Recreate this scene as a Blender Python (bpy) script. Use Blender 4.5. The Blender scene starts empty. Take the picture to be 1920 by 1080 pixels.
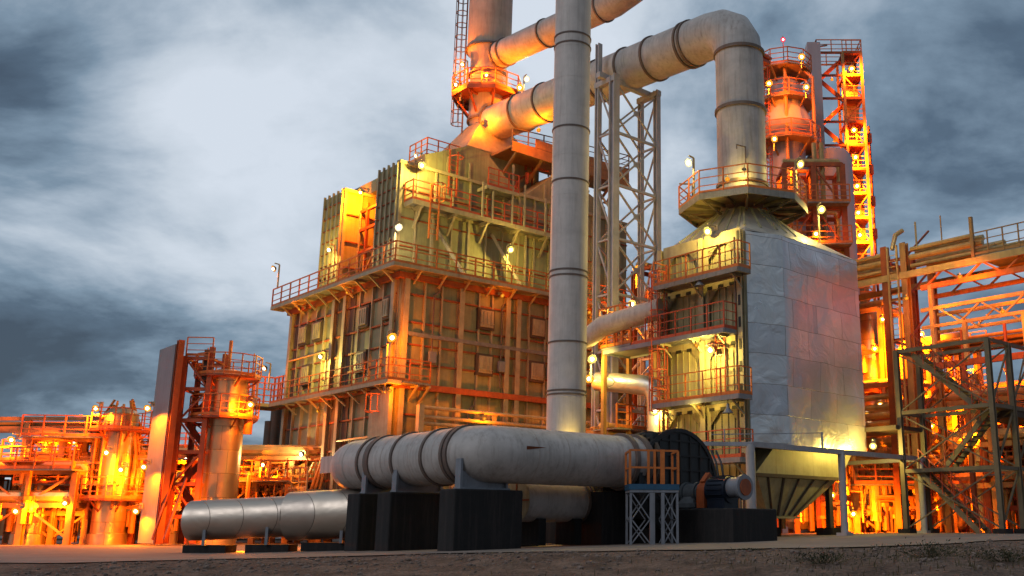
import bpy, bmesh, math, random
from math import sin, cos, tan, atan, pi, radians, exp, sqrt
from mathutils import Vector, Matrix
random.seed(7)
SC = bpy.context.scene
COL = SC.collection
R = random.Random(11)

# ------------------------------------------------------------------ camera geometry (used to take dimensions off the photograph)
CX, CY, F = 1200., 540., 1850.
TH = atan(450 / 1850); H = .55
GA = radians(43.5)
BX = Vector((cos(GA), sin(GA))); AX = Vector((-sin(GA), cos(GA)))
def ray(px, py):
    v = (CY - py) / F
    return ((px - CX) / F, cos(TH) - v * sin(TH), sin(TH) + v * cos(TH))
def at(px, py, Y):
    r = ray(px, py); t = Y / r[1]
    return Vector((r[0] * t, Y, H + r[2] * t))
class Fr:                                   # plant grid frame: local x runs right-away, local y left-away
    def __init__(s, ox, oy): s.o = Vector((ox, oy))
    def w(s, x, y, z=0):
        p = s.o + BX * x + AX * y
        return Vector((p.x, p.y, z))
    def hy(s, px, py, y0=0.):
        r = ray(px, py); o = s.o + AX * y0
        t = o.dot(AX) / (r[0] * AX.x + r[1] * AX.y)
        d = Vector((t * r[0], t * r[1])) - o
        return d.dot(BX), H + t * r[2]
    def hx(s, px, py, x0=0.):
        r = ray(px, py); o = s.o + BX * x0
        t = o.dot(BX) / (r[0] * BX.x + r[1] * BX.y)
        d = Vector((t * r[0], t * r[1])) - o
        return d.dot(AX), H + t * r[2]
    def py_(s, px, py, y0=0.):
        a, z = s.hy(px, py, y0); return s.w(a, y0, z)
    def px_(s, px, py, x0=0.):
        a, z = s.hx(px, py, x0); return s.w(x0, a, z)
def gz(x):                                  # the yard falls slightly to the left
    return max(-.30, min(.32, -.2 + .024 * (x + 10)))

# ------------------------------------------------------------------ materials
def newmat(name):
    m = bpy.data.materials.new(name); m.use_nodes = True
    nt = m.node_tree; b = nt.nodes['Principled BSDF']
    return m, nt, b
def N(nt, t, **k):
    n = nt.nodes.new(t)
    for a, v in k.items(): setattr(n, a, v)
    return n
def paint(name, col, rough=.5, metal=0., var=.25, scale=1.5, dirt=(.10, .07, .05), dirt_amt=.35, bump=.15, streak=True):
    m, nt, b = newmat(name); L = nt.links.new
    tc = N(nt, 'ShaderNodeTexCoord')
    n1 = N(nt, 'ShaderNodeTexNoise'); n1.inputs['Scale'].default_value = scale; n1.inputs['Detail'].default_value = 6; n1.inputs['Roughness'].default_value = .65
    L(tc.outputs['Object'], n1.inputs['Vector'])
    mp = N(nt, 'ShaderNodeMapping'); mp.inputs['Scale'].default_value = (5, 5, .35) if streak else (2, 2, 2)
    L(tc.outputs['Object'], mp.inputs['Vector'])
    n2 = N(nt, 'ShaderNodeTexNoise'); n2.inputs['Scale'].default_value = 1.2; n2.inputs['Detail'].default_value = 5; n2.inputs['Roughness'].default_value = .7
    L(mp.outputs['Vector'], n2.inputs['Vector'])
    r1 = N(nt, 'ShaderNodeMapRange'); r1.inputs['From Min'].default_value = .3; r1.inputs['From Max'].default_value = .7
    r1.inputs['To Min'].default_value = 1 - var; r1.inputs['To Max'].default_value = 1 + var * .6
    L(n1.outputs['Fac'], r1.inputs['Value'])
    mul = N(nt, 'ShaderNodeVectorMath', operation='SCALE'); mul.inputs[0].default_value = col
    L(r1.outputs['Result'], mul.inputs['Scale'])
    r2 = N(nt, 'ShaderNodeMapRange'); r2.inputs['From Min'].default_value = .48; r2.inputs['From Max'].default_value = .78
    r2.inputs['To Max'].default_value = dirt_amt
    L(n2.outputs['Fac'], r2.inputs['Value'])
    mx = N(nt, 'ShaderNodeMix', data_type='RGBA'); L(r2.outputs['Result'], mx.inputs['Factor'])
    L(mul.outputs['Vector'], mx.inputs['A']); mx.inputs['B'].default_value = (*dirt, 1)
    L(mx.outputs['Result'], b.inputs['Base Color'])
    r3 = N(nt, 'ShaderNodeMapRange'); r3.inputs['To Min'].default_value = max(.05, rough - .12); r3.inputs['To Max'].default_value = min(1, rough + .2)
    L(n1.outputs['Fac'], r3.inputs['Value']); L(r3.outputs['Result'], b.inputs['Roughness'])
    b.inputs['Metallic'].default_value = metal
    if bump:
        bp = N(nt, 'ShaderNodeBump'); bp.inputs['Strength'].default_value = bump; bp.inputs['Distance'].default_value = .05
        L(n1.outputs['Fac'], bp.inputs['Height']); L(bp.outputs['Normal'], b.inputs['Normal'])
    return m
def cladding(name, col, bw=1.25, bh=1.45, rough=.3, dent=.7, metal=.85):
    """thin aluminium sheets with laps, dents and patchy tone"""
    m, nt, b = newmat(name); L = nt.links.new
    tc = N(nt, 'ShaderNodeTexCoord'); sp = N(nt, 'ShaderNodeSeparateXYZ'); L(tc.outputs['Object'], sp.inputs[0])
    ad = N(nt, 'ShaderNodeMath', operation='ADD'); L(sp.outputs['X'], ad.inputs[0]); L(sp.outputs['Y'], ad.inputs[1])
    cb = N(nt, 'ShaderNodeCombineXYZ'); L(ad.outputs[0], cb.inputs['X']); L(sp.outputs['Z'], cb.inputs['Y'])
    nw = N(nt, 'ShaderNodeTexNoise'); nw.inputs['Scale'].default_value = .8; nw.inputs['Detail'].default_value = 2
    L(tc.outputs['Object'], nw.inputs['Vector'])
    wob = N(nt, 'ShaderNodeVectorMath', operation='MULTIPLY_ADD'); L(nw.outputs['Color'], wob.inputs[0]); wob.inputs[1].default_value = (.09, .09, 0)
    L(cb.outputs[0], wob.inputs[2])
    br = N(nt, 'ShaderNodeTexBrick'); L(wob.outputs[0], br.inputs['Vector'])
    br.inputs['Scale'].default_value = 1; br.inputs['Brick Width'].default_value = bw; br.inputs['Row Height'].default_value = bh
    br.inputs['Mortar Size'].default_value = .012; br.inputs['Mortar Smooth'].default_value = .3; br.offset = .35
    br.inputs['Color1'].default_value = (col[0], col[1], col[2], 1)
    br.inputs['Color2'].default_value = (col[0] * .72, col[1] * .72, col[2] * .76, 1)
    br.inputs['Mortar'].default_value = (col[0] * .35, col[1] * .33, col[2] * .33, 1)
    L(br.outputs['Color'], b.inputs['Base Color'])
    b.inputs['Metallic'].default_value = metal
    n1 = N(nt, 'ShaderNodeTexNoise'); n1.inputs['Scale'].default_value = 1.1; n1.inputs['Detail'].default_value = 3; n1.inputs['Distortion'].default_value = .8
    L(tc.outputs['Object'], n1.inputs['Vector'])
    b1 = N(nt, 'ShaderNodeBump'); b1.inputs['Strength'].default_value = dent; b1.inputs['Distance'].default_value = .22
    L(n1.outputs['Fac'], b1.inputs['Height'])
    b2 = N(nt, 'ShaderNodeBump'); b2.inputs['Strength'].default_value = .6; b2.inputs['Distance'].default_value = .02; b2.invert = True
    L(br.outputs['Fac'], b2.inputs['Height']); L(b1.outputs['Normal'], b2.inputs['Normal']); L(b2.outputs['Normal'], b.inputs['Normal'])
    n3 = N(nt, 'ShaderNodeTexNoise'); n3.inputs['Scale'].default_value = 3; n3.inputs['Detail'].default_value = 6; L(tc.outputs['Object'], n3.inputs['Vector'])
    r3 = N(nt, 'ShaderNodeMapRange'); r3.inputs['To Min'].default_value = rough - .08; r3.inputs['To Max'].default_value = rough + .25
    L(n3.outputs['Fac'], r3.inputs['Value']); L(r3.outputs['Result'], b.inputs['Roughness'])
    return m
def emis(name, col, s, plain=False):
    m, nt, b = newmat(name); nt.nodes.remove(b)
    e = N(nt, 'ShaderNodeEmission'); L = nt.links.new
    lw = N(nt, 'ShaderNodeLayerWeight'); lw.inputs['Blend'].default_value = .5
    cr = N(nt, 'ShaderNodeValToRGB'); L(lw.outputs['Facing'], cr.inputs[0])
    cr.color_ramp.elements[0].color = (*(col if plain else [min(1, c * .6 + .45) for c in col]), 1); cr.color_ramp.elements[0].position = .0; cr.color_ramp.elements[1].position = .62
    cr.color_ramp.elements[1].color = (*[c * .45 for c in col], 1) if plain else (col[0] * .07, col[1] * .045, col[2] * .02, 1)
    L(cr.outputs[0], e.inputs['Color']); e.inputs['Strength'].default_value = s
    L(e.outputs[0], nt.nodes['Material Output'].inputs['Surface'])
    m.cycles.emission_sampling = 'NONE'
    return m

MT = {}
MT['duct'] = paint('duct_paint', (.50, .455, .425), .5, 0, .25, 1.1, (.15, .10, .07), .6, .2)
MT['vduct'] = paint('vertical_duct_paint', (.66, .585, .53), .5, 0, .18, 1.1, (.20, .14, .10), .4, .12)
MT['stack'] = paint('stack_paint', (.50, .42, .38), .5, 0, .22, .9, (.16, .11, .08), .5, .12)
MT['ring'] = paint('flange_paint', (.16, .12, .10), .6, 0, .3, 3, (.2, .07, .03), .6)
MT['panel'] = paint('casing_panel_paint', (.31, .30, .165), .55, 0, .3, .8, (.13, .08, .04), .6, .25)
MT['panelb'] = paint('frame_panel_paint', (.38, .33, .18), .55, 0, .3, 1., (.13, .08, .04), .55, .2)
MT['frame'] = paint('frame_paint', (.42, .36, .22), .5, 0, .25, 2, (.22, .08, .03), .5)
MT['rib'] = paint('rust_rib_paint', (.36, .09, .025), .6, 0, .4, 3, (.12, .05, .03), .6)
MT['dark'] = paint('dark_paint_and_shade', (.10, .07, .05), .7, 0, .3, 2)
MT['rail'] = paint('orange_rail_paint', (.62, .17, .03), .5, 0, .25, 4, (.25, .06, .02), .5, 0)
MT['railr'] = paint('red_rail_paint', (.55, .09, .03), .5, 0, .25, 4, (.25, .06, .02), .5, 0)
MT['grate'] = paint('galvanised_grating', (.26, .25, .24), .55, .3, .3, 5, (.1, .07, .05), .5)
MT['steel'] = paint('structural_steel_paint', (.40, .20, .06), .5, 0, .3, 2, (.2, .08, .03), .5)
MT['steelg'] = paint('grey_green_steel_paint', (.17, .135, .085), .5, 0, .3, 2, (.14, .08, .04), .5)
MT['oxide'] = paint('red_oxide_steel', (.36, .075, .015), .55, 0, .35, 2.5, (.15, .05, .03), .5)
MT['pipe'] = paint('pipe_insulation', (.56, .38, .15), .35, .3, .3, 1.5, (.2, .1, .05), .4)
MT['pipeo'] = paint('painted_pipe', (.55, .22, .03), .4, 0, .3, 1.5, (.2, .08, .04), .4)
MT['lav'] = paint('pale_column_paint', (.42, .37, .39), .5, 0, .12, .6, (.25, .2, .2), .3, .05)
MT['slab'] = paint('slab_paint', (.27, .25, .26), .55, 0, .2, .8, (.15, .08, .05), .4)
MT['silver'] = cladding('silver_cladding', (.82, .80, .80), 2.05, 1.3, .28, .28, .68)
MT['silver3'] = cladding('crumpled_cladding', (.84, .82, .80), 2.2, 1.3, .26, .4, .8)
MT['silver2'] = cladding('silver_roof_cladding', (.74, .71, .64), 1.1, 3., .36, .3, .8)
MT['vessel'] = cladding('vessel_cladding', (.78, .55, .28), 1.5, 1.2, .28, .12)
MT['tube'] = cladding('lying_tube_cladding', (.66, .56, .46), 1.1, 6, .36, .10, .88)
MT['hopper'] = paint('hopper_steel', (.40, .38, .24), .45, .3, .3, 1, (.12, .07, .04), .5, .2)
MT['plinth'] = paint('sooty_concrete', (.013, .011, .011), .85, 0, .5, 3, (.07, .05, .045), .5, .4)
MT['conc'] = paint('footing_concrete', (.12, .11, .10), .85, 0, .3, 3, (.06, .05, .04), .5, .3)
MT['fan'] = paint('fan_casing_paint', (.03, .032, .034), .5, .2, .3, 2, (.03, .025, .02), .5)
MT['fandark'] = paint('fan_rib_paint', (.02, .02, .022), .5, .2, .3, 2)
MT['blue'] = paint('blue_paint', (.02, .09, .17), .45, 0, .3, 3, (.05, .05, .06), .4)
MT['mdark'] = paint('dark_machine_paint', (.07, .08, .09), .45, .1, .3, 3, (.03, .03, .03), .4)
MT['navy'] = paint('navy_motor_paint', (.006, .012, .026), .4, 0, .3, 3, (.03, .03, .03), .4)
MT['mgrey'] = paint('machine_grey_paint', (.24, .25, .28), .42, .2, .2, 3, (.1, .08, .07), .4)
MT['gant'] = paint('gantry_grey_paint', (.42, .41, .43), .5, 0, .2, 2, (.2, .14, .1), .4)
MT['lamp'] = paint('lamp_housing', (.05, .05, .05), .5, .5, .2, 6)
MT['shed'] = paint('corrugated_shed_sheet', (.42, .17, .05), .6, .1, .3, 1, (.12, .05, .03), .5, .2)  # orange base stands in for lamp glow in the background
MT['e_or'] = emis('orange_bulb', (1, .50, .12), 22)
MT['e_ww'] = emis('warm_bulb', (1, .80, .45), 22)
MT['e_wh'] = emis('white_bulb', (1, .95, .85), 22)
MT['r_or'] = emis('orange_reflector_glow', (1, .40, .03), 1.5, True)  # discs emit light themselves in place of light reflected from the bulb
MT['r_ww'] = emis('warm_reflector_glow', (1, .72, .16), 1.6, True)
MT['r_wh'] = emis('white_reflector_glow', (1, .90, .55), 1.6, True)
MT['r_rd'] = emis('red_reflector_glow', (1, .03, .08), 1.5, True)
MT['e_dim'] = emis('dim_orange_bulb', (1, .30, .02), .9, True)
MT['e_rd'] = emis('red_beacon_glass', (1, .08, .12), 14)

# ------------------------------------------------------------------ mesh builder
class MB:
    def __init__(s): s.v = []; s.f = []; s.sm = []; s.pr = []
    def add(s, vs, fs, smooth=False):
        o = len(s.v); s.pr.append((o, len(s.f))); s.v += [tuple(v) for v in vs]; s.f += [tuple(i + o for i in f) for f in fs]; s.sm += [smooth] * len(fs); return s
    def box(s, x0, x1, y0, y1, z0, z1):
        v = [(x, y, z) for z in (z0, z1) for y in (y0, y1) for x in (x0, x1)]
        return s.add(v, [(0, 2, 3, 1), (4, 5, 7, 6), (0, 1, 5, 4), (2, 6, 7, 3), (0, 4, 6, 2), (1, 3, 7, 5)])
    def frus(s, a, za, b, zb):              # a, b = (x0,x1,y0,y1)
        v = [(x, y, za) for y in a[2:] for x in a[:2]] + [(x, y, zb) for y in b[2:] for x in b[:2]]
        return s.add(v, [(0, 2, 3, 1), (4, 5, 7, 6), (0, 1, 5, 4), (2, 6, 7, 3), (0, 4, 6, 2), (1, 3, 7, 5)])
    def bar(s, p, q, w=.1, h=None):
        p = Vector(p); q = Vector(q); h = h or w
        d = (q - p)
        if d.length < 1e-6: return s
        d.normalize(); up = Vector((0, 0, 1)) if abs(d.z) < .95 else Vector((1, 0, 0))
        a = d.cross(up).normalized(); b = a.cross(d).normalized()
        v = [c + a * i * w / 2 + b * j * h / 2 for c in (p, q) for i, j in ((-1, -1), (1, -1), (1, 1), (-1, 1))]
        return s.add(v, [(3, 2, 1, 0), (4, 5, 6, 7), (0, 1, 5, 4), (1, 2, 6, 5), (2, 3, 7, 6), (3, 0, 4, 7)])
    def ibeam(s, p, q, w=.25, h=.3, t=.03, side=None):
        """open H section standing column or beam"""
        p = Vector(p); q = Vector(q); d = (q - p).normalized()
        up = side or (Vector((0, 0, 1)) if abs(d.z) < .95 else Vector((0, 1, 0)))
        a = d.cross(up).normalized(); b = a.cross(d).normalized()
        for sgn in (-1, 1):
            s.slab2(p, q, a, b, w, t, b * sgn * (h / 2 - t / 2))
        s.slab2(p, q, a, b, t, h - 2 * t, Vector((0, 0, 0)))
        return s
    def slab2(s, p, q, a, b, w, h, off):
        v = [c + off + a * i * w / 2 + b * j * h / 2 for c in (p, q) for i, j in ((-1, -1), (1, -1), (1, 1), (-1, 1))]
        s.add(v, [(3, 2, 1, 0), (4, 5, 6, 7), (0, 1, 5, 4), (1, 2, 6, 5), (2, 3, 7, 6), (3, 0, 4, 7)])
    def path(s, pts, r, seg=16, caps=True, radii=None):
        """mitred sweep of a round section"""
        pts = [Vector(p) for p in pts]; n = len(pts)
        ds = [(pts[i + 1] - pts[i]).normalized() for i in range(n - 1)]
        up = Vector((0, 0, 1)) if abs(ds[0].z) < .9 else Vector((0, 1, 0))
        a = ds[0].cross(up).normalized(); b = a.cross(ds[0]).normalized()
        vs = []
        rr = radii or [r] * n
        cur = [pts[0] + (a * cos(2 * pi * k / seg) + b * sin(2 * pi * k / seg)) * rr[0] for k in range(seg)]
        vs += cur
        for i in range(1, n):
            d0 = ds[i - 1]
            nrm = d0 if i == n - 1 else (d0 + ds[i]).normalized()
            new = []
            for k, c in enumerate(cur):
                o = c - pts[i - 1]; o = o - d0 * o.dot(d0); o = o.normalized() * rr[i] if radii else o
                c2 = pts[i] + o
                t = (pts[i] - c2).dot(nrm) / d0.dot(nrm)
                new.append(c2 + d0 * t)
            vs += new
            if i < n - 1:                    # re-round section for the next leg
                d1 = ds[i]
                cur = []
                for c in new:
                    o = c - pts[i]; o = o - d1 * o.dot(d1); cur.append(pts[i] + o.normalized() * rr[i])
            else: cur = new
        fs = [(i * seg + k, i * seg + (k + 1) % seg, (i + 1) * seg + (k + 1) % seg, (i + 1) * seg + k) for i in range(n - 1) for k in range(seg)]
        s.add(vs, fs, True)
        if caps:
            s.add([vs[k] for k in range(seg)], [tuple(range(seg))[::-1]])
            s.add([vs[(n - 1) * seg + k] for k in range(seg)], [tuple(range(seg))])
        return s
    def tube(s, p, q, r, seg=10, r2=None, caps=True):
        return s.path([p, q], r, seg, caps, None if r2 is None else [r, r2])
    def ringp(s, p, d, r, w=.12, t=.06, seg=28):
        """flange ring of radius r (outer r+t) about axis d at p"""
        p = Vector(p); d = Vector(d).normalized()
        return s.path([p - d * w / 2, p + d * w / 2], r + t, seg, True)
    def lathe(s, prof, c=(0, 0, 0), seg=24, ax=None):
        n = len(prof); vs = []
        for r, z in prof:
            for k in range(seg):
                a = 2 * pi * k / seg; vs.append((c[0] + r * cos(a), c[1] + r * sin(a), c[2] + z))
        fs = [(i * seg + k, i * seg + (k + 1) % seg, (i + 1) * seg + (k + 1) % seg, (i + 1) * seg + k) for i in range(n - 1) for k in range(seg)]
        return s.add(vs, fs, True)
    def poly(s, pts, z0, z1):               # vertical prism of a plan polygon
        n = len(pts)
        v = [(x, y, z0) for x, y in pts] + [(x, y, z1) for x, y in pts]
        return s.add(v, [tuple(range(n))[::-1], tuple(range(n, 2 * n))] + [(i, (i + 1) % n, n + (i + 1) % n, n + i) for i in range(n)])
    def rail(s, pts, h=1.1, step=1.3, t=.055, closed=False, toe=True, mids=2):
        P = [Vector(p) for p in pts]
        if closed: P.append(P[0])
        for i in range(len(P) - 1):
            p, q = P[i], P[i + 1]; L = (q - p).length; n = max(1, round(L / step))
            for k in range(n + (1 if i == len(P) - 2 and not closed else 0)):
                c = p + (q - p) * k / n
                s.bar(c, c + Vector((0, 0, h)), t * 1.15)
            for m in range(mids + 1):
                z = Vector((0, 0, h * (m + 1) / (mids + 1)))
                s.bar(p + z, q + z, t if m == mids else t * .75)
            if toe: s.bar(p + Vector((0, 0, .09)), q + Vector((0, 0, .09)), .015, .14)
        return s
    def ladder(s, base, top_z, out, side, w=.5, cage=True, step=.3, t=.05):
        """vertical ladder; out = unit vector away from the wall, side = unit vector along it"""
        b = Vector(base); out = Vector(out); side = Vector(side); Z = Vector((0, 0, 1)); hgt = top_z - b.z
        for k in (-1, 1): s.bar(b + side * k * w / 2, b + side * k * w / 2 + Z * hgt, t, t)
        for i in range(1, int(hgt / step)):
            s.bar(b + side * -w / 2 + Z * i * step, b + side * w / 2 + Z * i * step, .03)
        if cage:
            rc = .38; zs = [2.2 + i * .9 for i in range(int((hgt - 2.2) / .9) + 1)] if hgt > 2.6 else [hgt * .2, hgt * .5, hgt * .9]
            ring = [(-w / 2, 0), (-rc, .3), (-rc * .7, .62), (0, .74), (rc * .7, .62), (rc, .3), (w / 2, 0)]
            for z in zs:
                for a, c in zip(ring, ring[1:]):
                    s.bar(b + side * a[0] + out * a[1] + Z * z, b + side * c[0] + out * c[1] + Z * z, .04, .05)
            for a in ring[1:-1]:
                s.bar(b + side * a[0] + out * a[1] + Z * zs[0], b + side * a[0] + out * a[1] + Z * zs[-1], .035)
        return s
    def each(s, name, mat, parent, per=1):
        """every run of `per` primitives becomes an object of its own"""
        B = [s.pr[i] for i in range(0, len(s.pr), per)] + [(len(s.v), len(s.f))]
        out = []
        for (a, fa), (b, fb) in zip(B, B[1:]):
            q = MB(); q.v = s.v[a:b]; q.f = [tuple(i - a for i in f) for f in s.f[fa:fb]]; q.sm = s.sm[fa:fb]; out.append(q.build(name, mat, parent))
        return out
    def build(s, name, mat, parent=None, label=None, loc=None):
        me = bpy.data.meshes.new(name); me.from_pydata(s.v, [], s.f)
        me.polygons.foreach_set('use_smooth', s.sm)
        me.update()
        if any(s.sm):
            try: me.set_sharp_from_angle(angle=radians(35))
            except Exception: pass
        me.materials.append(MT[mat] if isinstance(mat, str) else mat)
        o = bpy.data.objects.new(name, me); COL.objects.link(o)
        if loc: o.location = loc
        if parent: o.parent = parent
        if label: o['label'] = label
        return o
def tag(o, label, cat, group=None, kind=None):
    if label: o['label'] = label
    if cat: o['category'] = cat
    if group: o['group'] = group
    if kind: o['kind'] = kind
    return o
def thing(name, label, cat, loc=(0, 0, 0), rz=0., group=None):
    o = bpy.data.objects.new(name, None); COL.objects.link(o)
    o.location = loc; o.rotation_euler = (0, 0, rz); o.empty_display_size = .3
    return tag(o, label, cat, group)
def V(*a): return Vector(a)
def arc(c, p0, p1, n):                       # elbow corner points: replaces corner c between p0 and p1 by n mitres of radius cut
    c = Vector(c); p0 = Vector(p0); p1 = Vector(p1)
    return [((1 - t) ** 2) * p0 + 2 * t * (1 - t) * c + t * t * p1 for t in [i / n for i in range(n + 1)]]
# ------------------------------------------------------------------ ground
def ss(a, b, x):
    t = max(0, min(1, (x - a) / (b - a))); return t * t * (3 - 2 * t)
def edge_y(x): return 26.0 - 3.5 * ss(-4, 3, x) + 4.0 * ss(5, 12, x) + .35 * sin(x * .9) + .2 * sin(x * 2.3 + 1)
from mathutils import noise as _ns
def hgt(x, y):
    e = edge_y(x); z = gz(x)
    if y < e:
        d = e - y
        n = _ns.fractal(Vector((x * .8, y * .8, 0)), 1, 2, 5)
        n2 = _ns.fractal(Vector((x * 3, y * 3, 5)), 1, 2, 3)
        z += -.02 - .030 * d - .015 * min(d, 1.5) + (n * .10 + n2 * .025) * min(1, d / 1.2)
    elif y < 140: z -= .03
    return z
xs = [-900, -500, -300, -200, -140, -100, -80, -60, -50, -40, -34, -28] + [-24 + i * .22 for i in range(0, 236)] + [30, 36, 44, 55, 70, 90, 130, 200, 300, 500, 900]
ys = [-60, -30, -10, 0, 4, 7] + [9 + i * .16 for i in range(0, 150)] + [34, 38, 44, 52, 62, 75, 90, 110, 139, 141, 200, 300, 500, 900, 1600, 3000]
mb = MB(); nx = len(xs)
mb.add([(x, y, hgt(x, y)) for y in ys for x in xs], [(j * nx + i, j * nx + i + 1, (j + 1) * nx + i + 1, (j + 1) * nx + i) for j in range(len(ys) - 1) for i in range(nx - 1)], True)
def ground_mat():
    m, nt, b = newmat('gravel_ground'); L = nt.links.new
    tc = N(nt, 'ShaderNodeTexCoord')
    v = N(nt, 'ShaderNodeTexVoronoi'); v.inputs['Scale'].default_value = 16; L(tc.outputs['Object'], v.inputs['Vector'])
    n = N(nt, 'ShaderNodeTexNoise'); n.inputs['Scale'].default_value = .9; n.inputs['Detail'].default_value = 9; n.inputs['Roughness'].default_value = .7; L(tc.outputs['Object'], n.inputs['Vector'])
    cr = N(nt, 'ShaderNodeValToRGB'); L(n.outputs['Fac'], cr.inputs[0])
    cr.color_ramp.elements[0].position = .35; cr.color_ramp.elements[0].color = (.07, .042, .028, 1)
    cr.color_ramp.elements[1].position = .66; cr.color_ramp.elements[1].color = (.22, .145, .105, 1)
    sc = N(nt, 'ShaderNodeMix', data_type='RGBA', blend_type='MULTIPLY'); sc.inputs['Factor'].default_value = .7
    L(cr.outputs[0], sc.inputs['A'])
    g = N(nt, 'ShaderNodeMapRange'); g.inputs['From Max'].default_value = 1; g.inputs['To Min'].default_value = .45; g.inputs['To Max'].default_value = 1.5
    L(v.outputs['Color'], g.inputs['Value']); L(g.outputs[0], sc.inputs['B']); L(sc.outputs['Result'], b.inputs['Base Color'])
    b.inputs['Roughness'].default_value = .95
    bp = N(nt, 'ShaderNodeBump'); bp.inputs['Strength'].default_value = .8; bp.inputs['Distance'].default_value = .05
    L(v.outputs['Distance'], bp.inputs['Height']); bp2 = N(nt, 'ShaderNodeBump'); bp2.inputs['Strength'].default_value = .6; bp2.inputs['Distance'].default_value = .15
    L(n.outputs['Fac'], bp2.inputs['Height']); L(bp.outputs['Normal'], bp2.inputs['Normal']); L(bp2.outputs['Normal'], b.inputs['Normal'])
    return m
tag(mb.build('gravel_ground', ground_mat()), None, None, kind='structure')
mb = MB(); X2 = [-120, -80, -50, -40, -34] + [-30 + i * .5 for i in range(0, 140)] + [44, 60, 90, 130]; n2 = len(X2); Y2 = [None, 34, 42, 55, 75, 100, 138]
mb.add([(x, (edge_y(x) + .05 if y is None else y), gz(x)) for y in Y2 for x in X2], [(j * n2 + i, j * n2 + i + 1, (j + 1) * n2 + i + 1, (j + 1) * n2 + i) for j in range(len(Y2) - 1) for i in range(n2 - 1)])
MT['yard'] = paint('concrete_yard', (.27, .21, .17), .75, 0, .35, .6, (.08, .06, .05), .6, .2, streak=False)
tag(mb.build('concrete_yard', 'yard'), None, None, kind='structure')
# loose stones and dry grass
ico = bmesh.new(); bmesh.ops.create_icosphere(ico, subdivisions=1, radius=1); IV = [v.co.copy() for v in ico.verts]; IF = [tuple(v.index for v in f.verts) for f in ico.faces]; ico.free()
mb = MB(); 
for i in range(2600):
    x = R.uniform(-14, 13); y = edge_y(x) - abs(R.gauss(0, 3.5)) - .1
    if y < 13: continue
    s = .012 + abs(R.gauss(0, .022)); c = Vector((x, y, hgt(x, y) + s * .2)); k = Vector((R.uniform(.7, 1.4), R.uniform(.7, 1.4), R.uniform(.4, .9))) * s
    mb.add([c + Vector((v.x * k.x * R.uniform(.8, 1.2), v.y * k.y, v.z * k.z)) for v in IV], IF)
MT['stone'] = paint('loose_stone', (.22, .16, .13), .9, 0, .5, 8, (.06, .05, .04), .5, .3, streak=False)
tag(mb.build('loose_stones', 'stone'), 'loose gravel stones scattered over the bank at the yard edge', 'gravel', kind='stuff')
MT['grass'] = paint('dry_grass_blade', (.10, .075, .03), .9, 0, .4, 3, (.03, .03, .01), .5, 0)
MT['bush'] = paint('weed_leaf', (.035, .04, .015), .9, 0, .4, 3, (.06, .03, .01), .5, 0)
mb = MB()
for i in range(1500):
    u = R.random()
    x = R.gauss(5.2, 2.6) if u < .75 else R.uniform(-13, 9); y = R.uniform(15, edge_y(x) - (.6 if u < .75 else .2))
    if u < .75 and (y > 21.5 + R.gauss(0, 1)): continue
    if u >= .75 and _ns.noise(Vector((x * .6, y * .6, 3))) < .15: continue
    z = hgt(x, y) - .01; h = R.uniform(.04, .15) * (1 if u < .75 else .5); a = R.uniform(0, 6.28); l = R.uniform(.2, .9) * h; w = .006
    t = Vector((x + cos(a) * l, y + sin(a) * l, z + h)); s = Vector((-sin(a), cos(a), 0)) * w; m = Vector((x + cos(a) * l * .35, y + sin(a) * l * .35, z + h * .6))
    b0 = Vector((x, y, z)); mb.add([b0 - s, b0 + s, m + s, m - s, t], [(0, 1, 2, 3), (3, 2, 4)])
tag(mb.build('dry_grass', 'grass'), 'sparse dry grass growing on the gravel bank', 'grass', kind='stuff')
def weed(px, py, Y, s, label):
    p = at(px, py, Y); z = hgt(p.x, Y); t = thing('weed_clump', label, 'weed', (p.x, Y, z), 0, 'weed clumps on the gravel bank')
    f = MB()
    for i in range(int(420 * s)):
        a = R.uniform(0, 6.28); d = abs(R.gauss(0, .32)) * s; h = max(.01, R.gauss(.13, .07)) * s * (1 - d * .5 / s)
        c = Vector((cos(a) * d * 1.8, sin(a) * d, max(.01, h))); q = R.uniform(.012, .035); n = Vector((R.gauss(0, 1), R.gauss(0, 1), R.gauss(.4, 1))).normalized(); u = n.orthogonal().normalized() * q; v = n.cross(u).normalized() * q * .45
        f.add([c - u, c - v, c + u, c + v], [(0, 1, 2, 3)])
    f.build('foliage', 'bush', t)
    g = MB()
    for i in range(int(50 * s)):
        a = R.uniform(0, 6.28); d = R.uniform(.05, .5) * s; g.bar((cos(a) * d * .6, sin(a) * d * .4, 0), (cos(a) * d * 1.5, sin(a) * d, R.uniform(.08, .26) * s), .006)
    g.build('stem', 'grass', t)
weed(1545, 1062, 18, .9, 'low dark weed clump at the foot of the bank, left of the two larger clumps')
weed(1750, 1058, 19, 1.2, 'widest weed clump on the bank below the stair scaffold')
weed(1890, 1066, 17.5, .9, 'weed clump in the bottom right corner of the photo')
weed(1402, 1021, 22.5, .22, 'tiny weed tuft on the concrete edge below the dark motor plinth')

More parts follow.
